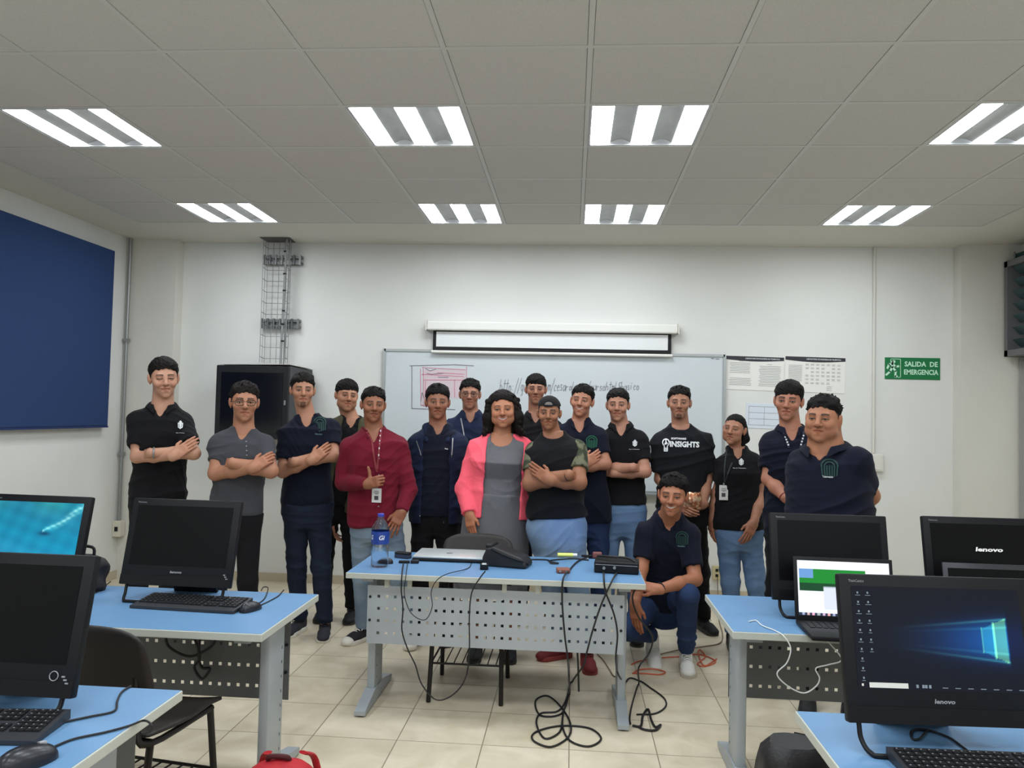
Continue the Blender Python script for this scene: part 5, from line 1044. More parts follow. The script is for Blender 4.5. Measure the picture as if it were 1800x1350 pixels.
def person(S):
    Y = S['Y']; hx, ht, hc = S['head']; yawc = lambda p: math.atan2(-p[0], p[1])
    C = atY(hx, (ht+hc)/2, Y-S.get('hl_', 0.03)); hs_ = (hc-ht)*C[1]/FPX/0.236
    by = math.radians(S.get('byaw', 0))+yawc(C)*0.7; sn = math.sin(by)
    (lx, ly), (rx, ry) = S['sh']; sL = atY(lx, ly, Y-0.17*sn); sR = atY(rx, ry, Y+0.17*sn); g = S.get('g', 1.0)
    N = (sL+sR)/2+V3(0, 0.0, 0.092*S.get('nk', 1.0)); N[0] = N[0]*0.6+(C[0])*0.4 if S.get('nkc', True) else N[0]
    hipz = S.get('hipz', (C[2]+0.12*hs_)*0.525); hp = atY(S['hip'], 900, Y+S.get('hipdy', 0.0)); o = V3(hp[0], Y+S.get('hipdy', 0.0), hipz)
    root = (o[0], o[1], 0.0); t = thing('person', S['label'], 'person', root)
    A = np.zeros((3, 3)); up = nrm(N-o); fr = V3(sn, -math.cos(by), 0); fr = nrm(fr-up*(fr@up)); A[:, 2] = up; A[:, 1] = fr; A[:, 0] = np.cross(up, fr); L = np.linalg.norm(N-o)
    hs = abs((sR-sL)@A[:, 0])/2; hw, ww, cw = S.get('hw', 0.160*g), S.get('ww', 0.142*g), S.get('cw', 0.163*g); hd, wd, cd = S.get('hd', 0.112*g), S.get('wd', 0.100*g), S.get('cd', 0.115*g); bel = S.get('belly', 0.0); bust = S.get('bust', 0.0)
    def st(m, bot=-0.12): return [(bot, hw*S.get('flare', 0.97)+m, hd*0.95+m, 0.0), (0, hw+m, hd+m, 0.0), (0.30*L, ww+m, wd+m+bel, bel*0.5), (0.48*L, (ww+cw)/2+m, (wd+cd)/2+m+bel*0.6, bel*0.4), (0.68*L, cw+m, cd+m+bust, bust*0.8), (0.84*L, max(cw, hs*0.9)+m*0.7, cd*0.86+m*0.8, 0), (0.94*L, hs*0.74+m*0.6, 0.076*g+m*0.5, 0), (1.04*L, 0.066*g+m*0.3, 0.06+m*0.3, 0)]
    dn = -up
    # --- skin: torso and legs core
    skin = slin(S['face']['skin']); legs = S.get('legs') or [dict(side=s) for s in (-1, 1)]; leg = []
    for q in legs:
        s = q['side']; H = o+A[:, 0]*s*0.079*g-V3(0, 0, 0.03)
        F_ = np.array(q['foot'], float) if 'foot' in q else V3(o[0]+s*S.get('stance', 0.11), Y+0.02, 0); an = F_+V3(0, 0, 0.09) if 'ankle' not in q else np.array(q['ankle'], float)
        K = np.array(q['knee'], float) if 'knee' in q else (H*0.47+an*0.53)+V3(0, -0.025, 0); leg.append((H, K, an, F_, q))
    core = [s_loft(o, A, [(a_, b_-(0.02 if a_ < 0.1 else 0), c_-(0.02 if a_ < 0.1 else 0), d_) for a_, b_, c_, d_ in st(-0.004, -0.05)], 0.02, 2.3), s_cone(N-up*0.035, sL, 0.050*g, 0.052*g, 0.04), s_cone(N-up*0.035, sR, 0.050*g, 0.052*g, 0.04)]
    for H, K, an, F_, q in leg: core += [s_cone(H, K, 0.064*g, 0.046, 0.02), s_cone(K, an, 0.044, 0.034, 0.01)]
    # --- head with neck
    face = S['face']; yw = yawc(C)+math.radians(S.get('yaw', 0)); pt = math.radians(S.get('pitch', 0)); rl = math.radians(S.get('roll', 0))
    Rm = np.array((Matrix.Rotation(yw, 3, 'Z') @ Matrix.Rotation(pt, 3, 'X') @ Matrix.Rotation(rl, 3, 'Y'))); HA = Rm @ np.array([[1, 0, 0], [0, -1, 0], [0, 0, 1.]])
    toL = lambda p: HA.T @ (np.asarray(p)-C)/hs_
    def toW(P): return (P*hs_) @ HA.T+C
    hsh = head_shapes(face); nr = 0.0575*S.get('neckr', 1.0); nl = toL(N-up*0.03)
    hsh += [s_cone((0, -0.022, -0.045), nl, nr, nr*1.07, 0.022), s_cone(nl, toL(N-up*0.07-fr*0.0), nr*1.15, nr*1.3, 0.03)]
    F = Field(0.0025, hsh); P, Q = F.mesh(); P = smooth_pts(P, Q, 1, 0.4); cc = face_cols(P, face)
    parts = [(toW(P), Q[:, ::-1], cc)]
    F = Field(0.007, core); P, Q = F.mesh(); P = smooth_pts(P, Q, 2); parts.append((P, Q, col_for(len(P), skin)))
    arms = {}
    for sd, s0 in (('L', sL), ('R', sR)):
        a = S.get(sd)
        if a is None: continue
        E = atY(a[0][0], a[0][1], Y+a[0][2]); W = atY(a[1][0], a[1][1], Y+a[1][2]); Hh = atY(a[2][0], a[2][1], Y+a[2][2]); op = a[3] if len(a) > 3 else {}
        arms[sd] = (s0, E, W, Hh, op); nohand = op.get('nohand'); n = np.array(op.get('n', (0, -1, 0.15)), float); th = np.array(op.get('s', (0, -0.2, 1)), float); ag = S.get('ag', 1.0)*g**0.5
        sh = [s_cone(s0+(E-s0)*0.2, E, 0.048*ag, 0.0405*ag, 0.02), s_cone(E, E+(W-E)*0.45, 0.0405*ag, 0.0385*ag, 0.02), s_cone(E+(W-E)*0.45, W, 0.0385*ag, 0.0265*ag, 0.02, nrm(th), 1.12)]
        if nohand: sh[-1] = s_cone(E+(W-E)*0.45, E+(W-E)*0.82, 0.0385*ag, 0.028*ag, 0.02)
        else: sh += hand_shapes(W, Hh-W, n, th, S.get('hand', 0.90)*(0.78 if op.get('thumb') == 'tuck' else 1), op.get('curl', 0.6), op.get('thumb', 'rest'), op.get('spread', 0.01), op.get('fist', False))
        F = Field(0.0033, sh); P, Q = F.mesh(); P = smooth_pts(P, Q, 1, 0.3); c = col_for(len(P), skin); d = np.clip(((P-W) @ nrm(Hh-W))/0.06, 0, 1)[:, None]; c = c*(1-d)+c*[0.97, 0.88, 0.84]*d; parts.append((P, Q, c))
    off = 0; PP = []; QQ = []; CC = []
    for P, Q, c in parts: PP.append(P); QQ.append(Q+off); CC.append(c); off += len(P)
    link('body', qmesh('body', place(np.concatenate(PP), root), np.concatenate(QQ), np.concatenate(CC)), M_skin, t)
    # --- hair / cap / glasses
    if face.get('hair') != 'none':
        P, Q = hair_mesh(face); link('hair', qmesh('hair', place(toW(P), root), Q[:, ::-1]), hairmat(face.get('hairc', (20, 17, 16))), t)
    def headtube(name, paths, r, m, closed=False, par=t, flat=None):
        mb = MB()
        for p in paths: mb.tube([tuple(place(toW(np.array(q, float)[None]), root)[0]) for q in p], r, 6, closed=closed, flat=flat)
        return mb.build(name, m, par, True)
    if S.get('glasses'):
        mg = mat('glasses_frame', (24, 22, 24), 0.4); gr = []
        for s in (-1, 1): gr.append([(s*0.0315+0.0235*math.copysign(abs(math.cos(a))**0.6, math.cos(a)), 0.0985-0.004*abs(math.cos(a)), 0.000+0.0165*math.copysign(abs(math.sin(a))**0.7, math.sin(a))) for a in np.linspace(0, 2*PI, 24, endpoint=False)])
        go = headtube('glasses', gr, 0.0019, mg, True); headtube('temple', [[(s*0.055, 0.095, 0.006), (s*0.072, 0.05, 0.006), (s*0.080, 0.0, 0.008), (s*0.080, -0.02, -0.008)] for s in (-1, 1)]+[[(-0.009, 0.099, 0.004), (0, 0.1005, 0.007), (0.009, 0.099, 0.004)]], 0.0018, mg, False, go)
    if S.get('earring'): headtube('earring', [[(s*0.078, 0.008, -0.036), (s*0.080, 0.010, -0.040)] for s in (-1, 1)], 0.0045, M_steel)
    if S.get('cap'):
        mc = cloth('cap_cloth', (26, 25, 26)); sh = [s_ell((0, -0.012, 0.040), (0.083, 0.101, 0.086), 0.01)]
        sub = [(*s_box((0, 0, -0.035), (0.2, 0.2, 0.088))[:3], -0.003), (*s_ell((0, 0.10, 0.064), (0.030, 0.05, 0.020))[:3], -0.004)]
        Fd = Field(0.003, sh); [Fd.put(*q) for q in sub]; P, Q = Fd.mesh(); P = smooth_pts(P, Q, 1); co = link('cap', qmesh('cap', place(toW(P), root), Q[:, ::-1]), mc, t)
        Fd = Field(0.003, [s_ell((0, -0.13, 0.052), (0.068, 0.07, 0.010), 0.01)]); P, Q = Fd.mesh(); link('brim', qmesh('brim', place(toW(P), root), Q[:, ::-1]), mc, co)
        headtube('strap', [[(0.034*math.sin(a), 0.0895-0.010*(1-math.cos(a)), 0.053) for a in np.linspace(-1.1, 1.1, 9)]], 0.006, mc, False, co)
        Fd = Field(0.003, [s_ell((0, -0.008, 0.040), (0.078, 0.094, 0.075), 0.01)]); [Fd.put(*s_box((0, 0, -0.05), (0.2, 0.2, 0.1))[:3], -0.003)]; P, Q = Fd.mesh(); link('cap_lining', qmesh('cap_lining', place(toW(P), root), Q[:, ::-1]), mat('cap_lining', (104, 98, 96), 0.9), co)
    # --- clothes
    tp = S['top']; kind = tp['k']; mtop = tp['m']; mg = {'polo': 0.013, 'tee': 0.017, 'henley': 0.011, 'shirt': 0.016}.get(kind, 0.012)
    hem = -tp.get('hem', 0.10); sdd = S.get('seed', int(hx) % 97)
    sh = [s_loft(o, A, st(mg, hem), 0.018, 2.3), s_cone(N-up*0.042, sL, 0.058*g, 0.064*g, 0.035), s_cone(N-up*0.042, sR, 0.058*g, 0.064*g, 0.035)]
    sl = []
    for sd in ('L', 'R'):
        if sd in arms: s0, E, W = arms[sd][:3]
        else: continue
        if tp.get('long'):
            q = [s_cone(s0, E, 0.064*g, 0.054, 0.02), (s_cone(E, W+(E-W)*0.03, 0.053, 0.037, 0.015, cut=True))]
        else:
            f = tp.get('sf', 0.68); e = s0+(E-s0)*f; q = [s_cone(s0, e, 0.063*g, (0.061 if kind != 'henley' else 0.054)*g**0.5, 0.028, cut=True)]
        sl.append(q)
    sep = tp.get('sleeve_m'); 
    if not sep: sh += [x for q in sl for x in q]
    else: sh[1:3] = [s_cone(N-up*0.042, sL+(N-sL)*0.22, 0.058*g, 0.060*g, 0.035), s_cone(N-up*0.042, sR+(N-sR)*0.22, 0.058*g, 0.060*g, 0.035)]; sl = [[s_cone(q[0][1]*0+arms[d][0]+V3(0, 0, 0.004), arms[d][0]+(arms[d][1]-arms[d][0])*tp.get('sf', 0.68), 0.068*g, 0.062*g, 0.02, cut=True)] for q, d in zip(sl, ('L', 'R'))]
    nb = N+up*0.0; subs = []
    cr = 0.062*S.get('neckr', 1.0)*hs_
    subs.append((*s_cone(nb-up*0.035, nb+up*0.15, cr, cr*1.15)[:3], -0.006))
    if kind in ('polo', 'shirt', 'henley'): subs.append((*s_cone(nb+fr*0.055+up*0.02, nb+fr*0.115-up*(0.088 if kind != 'henley' else 0.075), 0.050, 0.004)[:3], -0.004))
    else: subs.append((*s_ell(nb+fr*0.050+up*(0.012 if kind == 'tee' else -0.014), (0.064, 0.085, 0.036) if kind == 'tee' else (0.070, 0.09, 0.060), M=A)[:3], -0.006))
    if not tp.get('long'):
        for sd in arms:
            s0, E, W = arms[sd][:3]; f = tp.get('sf', 0.68); subs.append((*s_cone(s0+(E-s0)*(f-0.03), s0+(E-s0)*(f+0.08), 0.044*g**0.5, 0.044*g**0.5)[:3], -0.003))
    for a_ in tp.get('subs', []): subs.append(a_(o, A, N, L))
    top, TP, TQ = shell({'polo': 'polo_shirt', 'tee': 't_shirt', 'henley': 'henley_shirt', 'shirt': 'button_shirt', 'dress': 'dress'}[kind], sh, 0.0052, mtop, t, root, 0.0105, sdd, 2, None, subs); cs = Caster(TP, TQ)
    if sep:
        for q in sl: shell('sleeve', q, 0.005, sep, top, root, 0.005, sdd+3)
    if kind in ('polo', 'shirt'):
        rows = []
        for uu in np.linspace(0, 1, 41):
            row = []; fl = math.exp(-(min(uu, 1-uu)/0.055)**2)
            for lo_, r1, r2, z in ((0.70, cr*1.02, cr*1.02, 0.005), (0.62, cr*1.10, cr*1.10, 0.036), (0.55, cr*1.17, cr*1.16, 0.037), (0.26, cr*1.52+0.004*fl, cr*1.42+0.020*fl, 0.006-0.034*fl)):
                a = lo_+uu*(2*PI-2*lo_); fx, fy = math.sin(a), math.cos(a); dz = -0.028*(0.5+0.5*fy)**1.5; row.append(tuple(place((nb+A[:, 0]*fx*r1+fr*(fy*r2+0.004)+up*(z+dz))[None], root)[0]))
            rows.append(row)
        co = MB().grid(rows).build('collar', tp.get('cm', mtop), top, True); sm = co.modifiers.new('t', 'SOLIDIFY'); sm.thickness = 0.004; sm.offset = 0; sb = co.modifiers.new('s', 'SUBSURF'); sb.levels = 1; sb.render_levels = 1
    # jacket / cardigan open at the front
    if 'jacket' in S:
        J = S['jacket']; m2 = 0.034; jb = -J.get('hem', 0.12); a = [s_loft(o, A, st(m2, jb), 0.018, 2.3), s_cone(N-up*0.035, sL, 0.066*g, 0.074*g, 0.035), s_cone(N-up*0.035, sR, 0.066*g, 0.074*g, 0.035)]
        for sd in arms: s0, E, W = arms[sd][:3]; a += [s_cone(s0, E, 0.073*g, 0.063, 0.02), s_cone(E, W+(E-W)*0.02, 0.062, 0.044, 0.015, cut=True)]
        gap = J.get('gap', 0.075); js = [(*s_box(o+A[:, 0]*J.get('off', 0)+fr*0.25+up*(L*0.42), (gap, 0.20, L*0.72), M=A)[:3], -0.01), (*s_cone(nb-up*0.06, nb+up*0.15, cr*1.25, cr*1.5)[:3], -0.01), (*s_loft(o, A, st(mg+0.004, jb-0.05))[:3], -0.004)]
        jo, JP, JQ = shell(J['name'], a, 0.0055, J['m'], t, root, 0.0105, sdd+5, 2, None, js)
        if J.get('hood'): shell('hood', [s_cone(N+A[:, 0]*sx*0.075-up*0.005+fr*0.01, N-fr*0.075+A[:, 0]*sx*0.03+up*0.012, 0.030, 0.040, 0.02) for sx in (-1, 1)]+[s_cone(N+A[:, 0]*sx*0.075-up*0.005+fr*0.01, N+A[:, 0]*sx*0.07-up*0.09+fr*0.105, 0.028, 0.016, 0.02) for sx in (-1, 1)], 0.005, J['m'], jo, root, 0.004, 9)
        S['_jc'] = Caster(JP, JQ)
    # trousers / skirt
    bt = S['bottom']
    if bt['k'] == 'pants':
        pm = -0.004; lo = bt.get('loose', 0.0); a = [s_loft(o, A, [(-0.19, hw*0.55, hd*0.7, 0), (-0.13, hw*0.80, hd*0.88, 0), (-0.07, hw*0.97+pm, hd+pm, 0), (0, hw+pm, hd+pm, 0), (0.09, hw*0.97+pm*0.5, hd*0.96, 0)], 0.03, 2.3)]
        for H, K, an, F_, q in leg: a += [s_cone(H-V3(0, 0, 0.0), K, 0.083*g+lo, 0.062+lo, 0.045), s_cone(K, an+(K-an)*0.02, 0.062+lo, 0.050+lo, 0.02, cut=True)]
        cutz = [] if any('knee' in q for q in legs) else [(*s_box(o+up*(max(hem, -S['jacket'].get('hem', 0.12)) if 0 else hem+0.012+0.5), (0.5, 0.5, 0.5), M=A, rd=0.001)[:3], -0.001)]
        shell('trousers', a, 0.0055, bt['m'], t, root, 0.0075, sdd+11, subs=cutz)
        for H, K, an, F_, q in leg:
            if q.get('shoe', True): add_shoe(t, root, F_, q.get('fa', 0.0)+by*0.5, bt.get('sk', 'black'), bt.get('up', mat('shoe_black', (24, 24, 27), 0.7)), bt.get('sole', mat('sole_dark', (60, 58, 56), 0.7)), bt.get('lace', M_laceb), q.get('tilt', 0.0))
    elif bt['k'] == 'skirt':
        shell('skirt', [s_loft(o, A, [(-0.48, hw+0.045, hd+0.055, 0), (-0.2, hw+0.035, hd+0.035, 0), (0, hw+0.022, hd+0.02, 0), (0.15, ww+0.02, wd+0.02, 0)], 0.02, 2.2)], 0.0055, bt['m'], top, root, 0.007, sdd+11)
        for H, K, an, F_, q in leg: add_shoe(t, root, F_, by*0.5, 'black', mat('shoe_black', (24, 24, 27), 0.7), mat('sole_dark', (60, 58, 56), 0.7), M_laceb)
    S['_'] = dict(t=t, root=root, cs=cs, top=top, toW=toW, A=A, N=N, o=o, arms=arms, headtube=headtube, L=L)
    return S['_']
def ribbon(S, pts, w, m, name, parent=None, off=0.005, cs=None, Y=None):
    I = S['_']; cs = cs or I['cs']; P = [cs.hitpx(p[0], p[1], S['Y'], off) for p in pts]; P = [Vector(p) for p in P]; P = crom(P, 4); vs = []
    for i, p in enumerate(P):
        d = (P[min(i+1, len(P)-1)]-P[max(i-1, 0)]).normalized(); sd = d.cross(Vector((0, 1, 0))).normalized(); q = [cs.hit(np.array(p+sd*w*k), off) for k in (-0.5, 0.5)]
        q = [np.array(p+sd*w*k) if (x is None or abs(x[1]-p.y) > 0.03) else x for x, k in zip(q, (-0.5, 0.5))]; vs.append([tuple(place(x[None], I['root'])[0]) for x in q])
    return MB().grid(vs).build(name, m, parent or I['top'])
def badge(S, px, py, w=0.055, h=0.085, tilt=0.0):
    I = S['_']; c = I['cs'].hitpx(px, py, S['Y'], 0.012); c = c-np.array(I['root']); b = MB().box((c[0]-w/2, c[1]-0.002, c[2]-h/2), (c[0]+w/2, c[1]+0.002, c[2]+h/2), b=0.001).build('id_badge', mat('badge_white', (206, 206, 202), 0.4), I['t'])
    mb = MB()
    for i, (ww, z) in enumerate(((0.03, 0.028), (0.036, 0.018), (0.02, 0.01))): mb.box((c[0]-ww/2, c[1]-0.0028, c[2]+z-0.002), (c[0]+ww/2, c[1]-0.002, c[2]+z+0.001))
    mb.box((c[0]-0.014, c[1]-0.0028, c[2]-0.028), (c[0]+0.012, c[1]-0.002, c[2]-0.002)); mb.build('badge_print', mat('badge_dark', (70, 66, 70), 0.5), b); MB().box((c[0]-0.005, c[1]-0.003, c[2]+h/2), (c[0]+0.005, c[1]+0.001, c[2]+h/2+0.015)).build('badge_clip', M_steel, b)
M_navy = cloth('navy_cotton', (16, 20, 35)); M_black = cloth('black_cotton', (19, 19, 22)); M_char = cloth('charcoal_heather', (66, 67, 72), noise=0.12, nscale=350); M_maroon = cloth('maroon_cotton', (102, 20, 38), noise=0.10, nscale=120)
M_hood = cloth('navy_fleece', (25, 33, 56)); M_pink = cloth('coral_knit', (240, 96, 112)); M_dress = cloth('grey_knit', (98, 98, 102), noise=0.22, nscale=320); M_olive = cloth('olive_cotton', (70, 68, 50)); M_tee = cloth('black_tee', (23, 24, 28))
M_camo = mat('camouflage_cloth', (58, 64, 50), 0.9, col2=(104, 104, 84), noise=0.04, nscale=22, spec=0.2)
M_pblk = cloth('black_trousers', (20, 20, 23)); M_pnavy = jeans('dark_jeans', (26, 32, 48), (36, 44, 62)); M_jl = jeans('light_jeans', (88, 112, 142), (134, 156, 180)); M_jm = jeans('mid_jeans', (78, 104, 140), (112, 140, 174)); M_jd = jeans('deep_blue_jeans', (30, 43, 74), (50, 68, 104)); M_jg = jeans('grey_blue_jeans', (92, 112, 134), (140, 158, 174))
PB = dict(k='pants', m=M_pblk); BK = (20, 17, 16)
def polo(m, **k): return dict(k='polo', m=m, **k)
PEOPLE = []
def add(**k): PEOPLE.append(k); person(k); return k
UPT = {'n': (0, -1, 0.1), 's': (0, -0.1, 1)}
def hv(*v): return dict(n=v[:3], s=v[3:6])
# 1 far left
p = add(label='tall young man in a black crest polo with crossed arms and a silver watch', Y=5.0, head=(288, 629, 702), yaw=6, roll=-4, pitch=4, sh=((243, 740), (320, 744)), hip=276, nk=1.1, seed=1,
  L=((241, 803, -0.12), (306, 801, -0.20), (332, 783, -0.16), dict(n=(0.35, -1, 0.2), s=(-0.6, -0.1, 1), curl=0.3)), R=((341, 797, -0.10), (264, 796, -0.21), (242, 800, -0.12), dict(n=(0, -1, 0.2), s=(0, -0.2, 1), fist=True, thumb='tuck')),
  face=dict(skin=(183, 137, 113), hairc=(26, 20, 18), eye=0.35, smile=0.25, jaw=0.92, vol=0.012), top=polo(M_black, hem=0.02), bottom=PB, ag=0.95)
I = p['_']; W = I['arms']['R'][2]; E = I['arms']['R'][1]; ring(W+(E-W)*0.08, W-E, 0.033, 0.005, M_steel, 'wristwatch', I['t'], I['root'])
decal(I['cs'], crest(0.95), 317, 748, 5.0, M_wtext, 'crest_emblem', I['top'], I['root']); decal(I['cs'], fit_text('Ing. en Telematica', 0.055, 0.006), 317, 761, 5.0, M_wtext, 'emblem_lettering', I['top'], I['root'])
# 2
p = add(label='man in a charcoal henley shirt and black glasses with crossed arms', Y=4.95, head=(429.5, 672, 744), yaw=3, sh=((388, 780), (464, 782)), hip=415, hw=0.155, seed=2,
  L=((379, 832, -0.12), (446, 822, -0.20), (471, 806, -0.15), dict(n=(0.2, -1, 0.2), s=(-0.4, -0.1, 1))), R=((476, 828, -0.10), (408, 814, -0.21), (388, 812, -0.12), dict(n=(0, -1, 0.2), s=(0, -0.2, 1), fist=True, thumb='tuck')),
  face=dict(skin=(165, 116, 91), hair='curlytop', hairc=(30, 24, 22), vol=0.010, beard=0.12, eye=0.8), glasses=True, top=dict(k='henley', m=M_char, hem=0.02, sf=0.60), bottom=dict(k='pants', m=M_pblk), ag=1.08)
I = p['_']
for i in range(4):
    q = I['cs'].hitpx(433+i*0.3, 776+i*8, 4.95, 0.002)-np.array(I['root']); MB().tube([q, q-V3(0, 0.003, 0)], 0.0045, 8).build('button', mat('button_grey', (150, 150, 152), 0.5), I['top'])
headN = I['N']; MB().tube([tuple(headN+I['A'][:, 0]*math.sin(a)*0.062+I['A'][:, 1]*(0.045+0.035*math.cos(a))-I['A'][:, 2]*(0.03+0.035*math.cos(a))-np.array(I['root'])) for a in np.linspace(-1.6, 1.6, 12)], 0.0025, 6).build('cord_necklace', M_laceb, I['t'], True)
# 3
p = add(label='young man in a navy green-emblem polo and dark jeans, arms crossed, before the black cabinet', Y=5.32, head=(532, 656, 718), yaw=4, roll=0, sh=((508, 764), (581, 754)), hip=540, hw=0.163, seed=3,
  L=((497, 829, -0.11), (549, 808, -0.20), (573, 789, -0.16), dict(n=(0.35, -1, 0.2), s=(-0.6, -0.1, 1))), R=((586, 801, -0.09), (517, 812, -0.21), (498, 813, -0.13), dict(n=(0, -1, 0.2), s=(0, -0.2, 1), fist=True, thumb='tuck', curl=0.6)),
  face=dict(skin=(169, 121, 96), hair='quiff', hairc=(24, 20, 18), jaw=0.9, goatee=True, eye=0.75, browt=1.25), top=polo(M_navy, hem=0.03),
  bottom=dict(k='pants', m=M_pnavy, sk='navycanvas', up=mat('shoe_navy', (40, 40, 48), 0.8), sole=M_wsole), legs=[dict(side=-1, foot=(-1.87, 5.50, 0), fa=-0.25), dict(side=1, foot=(-1.665, 5.42, 0), fa=0.12)])
I = p['_']; decal(I['cs'], green_fig(1.1), 562, 747, 5.32, M_green, 'green_emblem', I['top'], I['root']); decal(I['cs'], fit_text('Telematica', 0.05, 0.010), 560, 763, 5.32, M_green2, 'emblem_lettering', I['top'], I['root'], 0.0068)
# 4 behind
p = add(label='man in an olive and black jacket half hidden behind the maroon shirt', Y=5.85, head=(609, 668, 725), yaw=12, roll=5, sh=((586, 756), (662, 762)), hip=598, seed=4, g=1.05,
  L=((580, 850, 0.03), (586, 915, -0.02), (588, 940, -0.03), dict(n=(-1, 0, 0), s=(0, -1, 0))), R=((670, 850, 0.03), (668, 915, 0), (667, 940, 0), dict(n=(1, 0, 0), s=(0, -1, 0))),
  face=dict(skin=(167, 118, 92), hair='fringe', part=-1, fat=0.5, smile=0.35, eye=0.7, vol=0.013), top=polo(M_black, hem=0.08), jacket=dict(name='jacket', m=M_olive, gap=0.06), bottom=PB)
# 5 maroon
p = add(label='man in a maroon button shirt giving a thumbs up, with a badge on a lanyard', Y=5.15, head=(656, 681, 744), yaw=6, roll=2, sh=((615, 788), (700, 787)), hip=660, hw=0.160, seed=5, nk=1.2,
  L=((604, 848, -0.02), (646, 851, -0.22), (668, 845, -0.25), dict(n=(-0.25, -1, 0.0), s=(0.05, 0.1, 1), fist=True, thumb='up')), R=((719, 862, 0.0), (706, 900, -0.13), (691, 928, -0.17), dict(n=(0.25, -1, 0.2), s=(-1, -0.2, 0.1), curl=0.2, spread=0.12)),
  face=dict(skin=(140, 92, 68), hair='quiff', vol=0.009, jaw=1.0, eye=0.7, smile=0.1, nose=1.1), top=dict(k='shirt', m=M_maroon, long=True, hem=0.09),
  bottom=dict(k='pants', m=M_jg, loose=0.004, sk='converse', toe=True, up=mat('shoe_canvas', (34, 33, 36), 0.8), sole=M_wsole, lace=M_lacew), legs=[dict(side=-1, foot=(-1.375, 5.36, 0), fa=-0.55), dict(side=1, foot=(-1.05, 5.33, 0), fa=0.1)])
I = p['_']; lan = mat('lanyard_red', (120, 40, 48), 0.7)
ribbon(p, [(645, 750), (652, 770), (657, 800), (662, 830)], 0.012, lan, 'lanyard_strap', off=0.006); ribbon(p, [(671, 752), (668, 775), (665, 805), (662, 830)], 0.012, lan, 'lanyard_strap', off=0.007)
badge(p, 662, 871, 0.062, 0.09)
mb = MB()
for i, z in enumerate((757, 766, 775, 788, 800)): q = I['cs'].hitpx(669-i*0.8, z, 5.15, 0.0085)-np.array(I['root']); mb.box(q-V3(0.003, 0.0006, 0.006), q+V3(0.003, 0.0006, 0.006))
mb.build('lanyard_print', M_wtext, I['top'])
for i, z in enumerate((780, 806, 835, 862, 890, 912)): q = I['cs'].hitpx(667-i*0.4, z, 5.15, 0.002)-np.array(I['root']); MB().tube([q, q-V3(0, 0.003, 0)], 0.004, 8).build('button', mat('button_grey', (150, 150, 152), 0.5), I['top'])
# 6 hoodie
p = add(label='young man in an open navy zip hoodie over a dark polo, hands in pockets', Y=5.42, head=(769, 677, 739), yaw=2, sh=((738, 780), (803, 781)), hip=766, hw=0.15, seed=6, nk=1.25,
  L=((733, 852, 0.03), (741, 898, -0.07), (750, 925, -0.10), dict(nohand=True)), R=((808, 852, 0.03), (801, 898, -0.07), (790, 925, -0.10), dict(nohand=True)),
  face=dict(skin=(144, 97, 75), vol=0.013, hair='quiff', eye=0.75, jaw=0.95, nose=1.15), top=polo(cloth('ink_polo', (18, 22, 36)), hem=0.06, sf=0.6), jacket=dict(name='hooded_jacket', m=M_hood, hood=True, gap=0.092, hem=0.11), bottom=PB)
I = p['_']
for s, pts in ((-1, [(732, 775), (740, 800), (744, 835), (742, 870), (738, 908)]), (1, [(796, 770), (794, 800), (788, 840), (780, 870), (777, 900), (786, 915)])): ribbon(p, pts, 0.006, M_steel, 'zip', off=0.02, cs=p['_jc'])
decal(I['cs'], fit_text('Ing.', 0.022, 0.012), 785, 789, 5.42, M_wtext, 'emblem_lettering', I['top'], I['root'])
# 7 glasses behind
p = add(label='young man in glasses and a navy polo behind the hoodie and the woman in pink', Y=5.95, head=(826, 667, 721), yaw=-2, sh=((797, 752), (858, 754)), hip=826, nk=1.2, seed=7,
  L=((792, 822, 0.03), (796, 880, 0), (798, 905, 0), dict(n=(-1, 0, 0), s=(0, -1, 0))), R=((862, 822, 0.03), (860, 880, 0), (858, 905, 0), dict(n=(1, 0, 0), s=(0, -1, 0))),
  face=dict(skin=(160, 113, 91), eye=0.8, jaw=0.95, vol=0.010, hair='quiff'), glasses=True, top=polo(cloth('navy_cotton_worn', (30, 38, 62)), hem=0.08), bottom=PB)
ribbon(p, [(810, 735), (814, 755), (818, 780)], 0.008, M_gtext, 'lanyard_strap', off=0.006)
# 8 woman in pink
p = add(label='smiling woman with long curly hair in a coral cardigan and grey dress', Y=5.12, head=(884, 687, 754), yaw=-2, roll=-3, sh=((842, 792), (918, 790)), hip=872, hw=0.190, ww=0.165, cw=0.160, hd=0.135, wd=0.13, bust=0.03, flare=1.02, seed=8,
  L=((819, 858, -0.05), (825, 903, -0.15), (828, 930, -0.17), dict(n=(-0.5, -1, 0), s=(0.9, -0.6, 0), curl=0.4)), R=((934, 856, 0.06), (928, 903, 0.10), (926, 925, 0.11), dict(n=(0.5, -1, 0), s=(-0.9, -0.6, 0))),
  face=dict(skin=(169, 114, 86), hair='long', hairc=(28, 20, 19), smile=1.0, eye=0.65, fat=0.35, jaw=0.95, vol=0.012, browt=0.7, lip=(168, 84, 80)), earring=True, hand=0.86, ag=0.95, neckr=0.95,
  top=dict(k='dress', m=M_dress, hem=0.05, sf=0.3, scoop=1.25), jacket=dict(name='cardigan', m=M_pink, gap=0.118, off=0.03, hem=0.0), bottom=dict(k='skirt', m=M_dress))
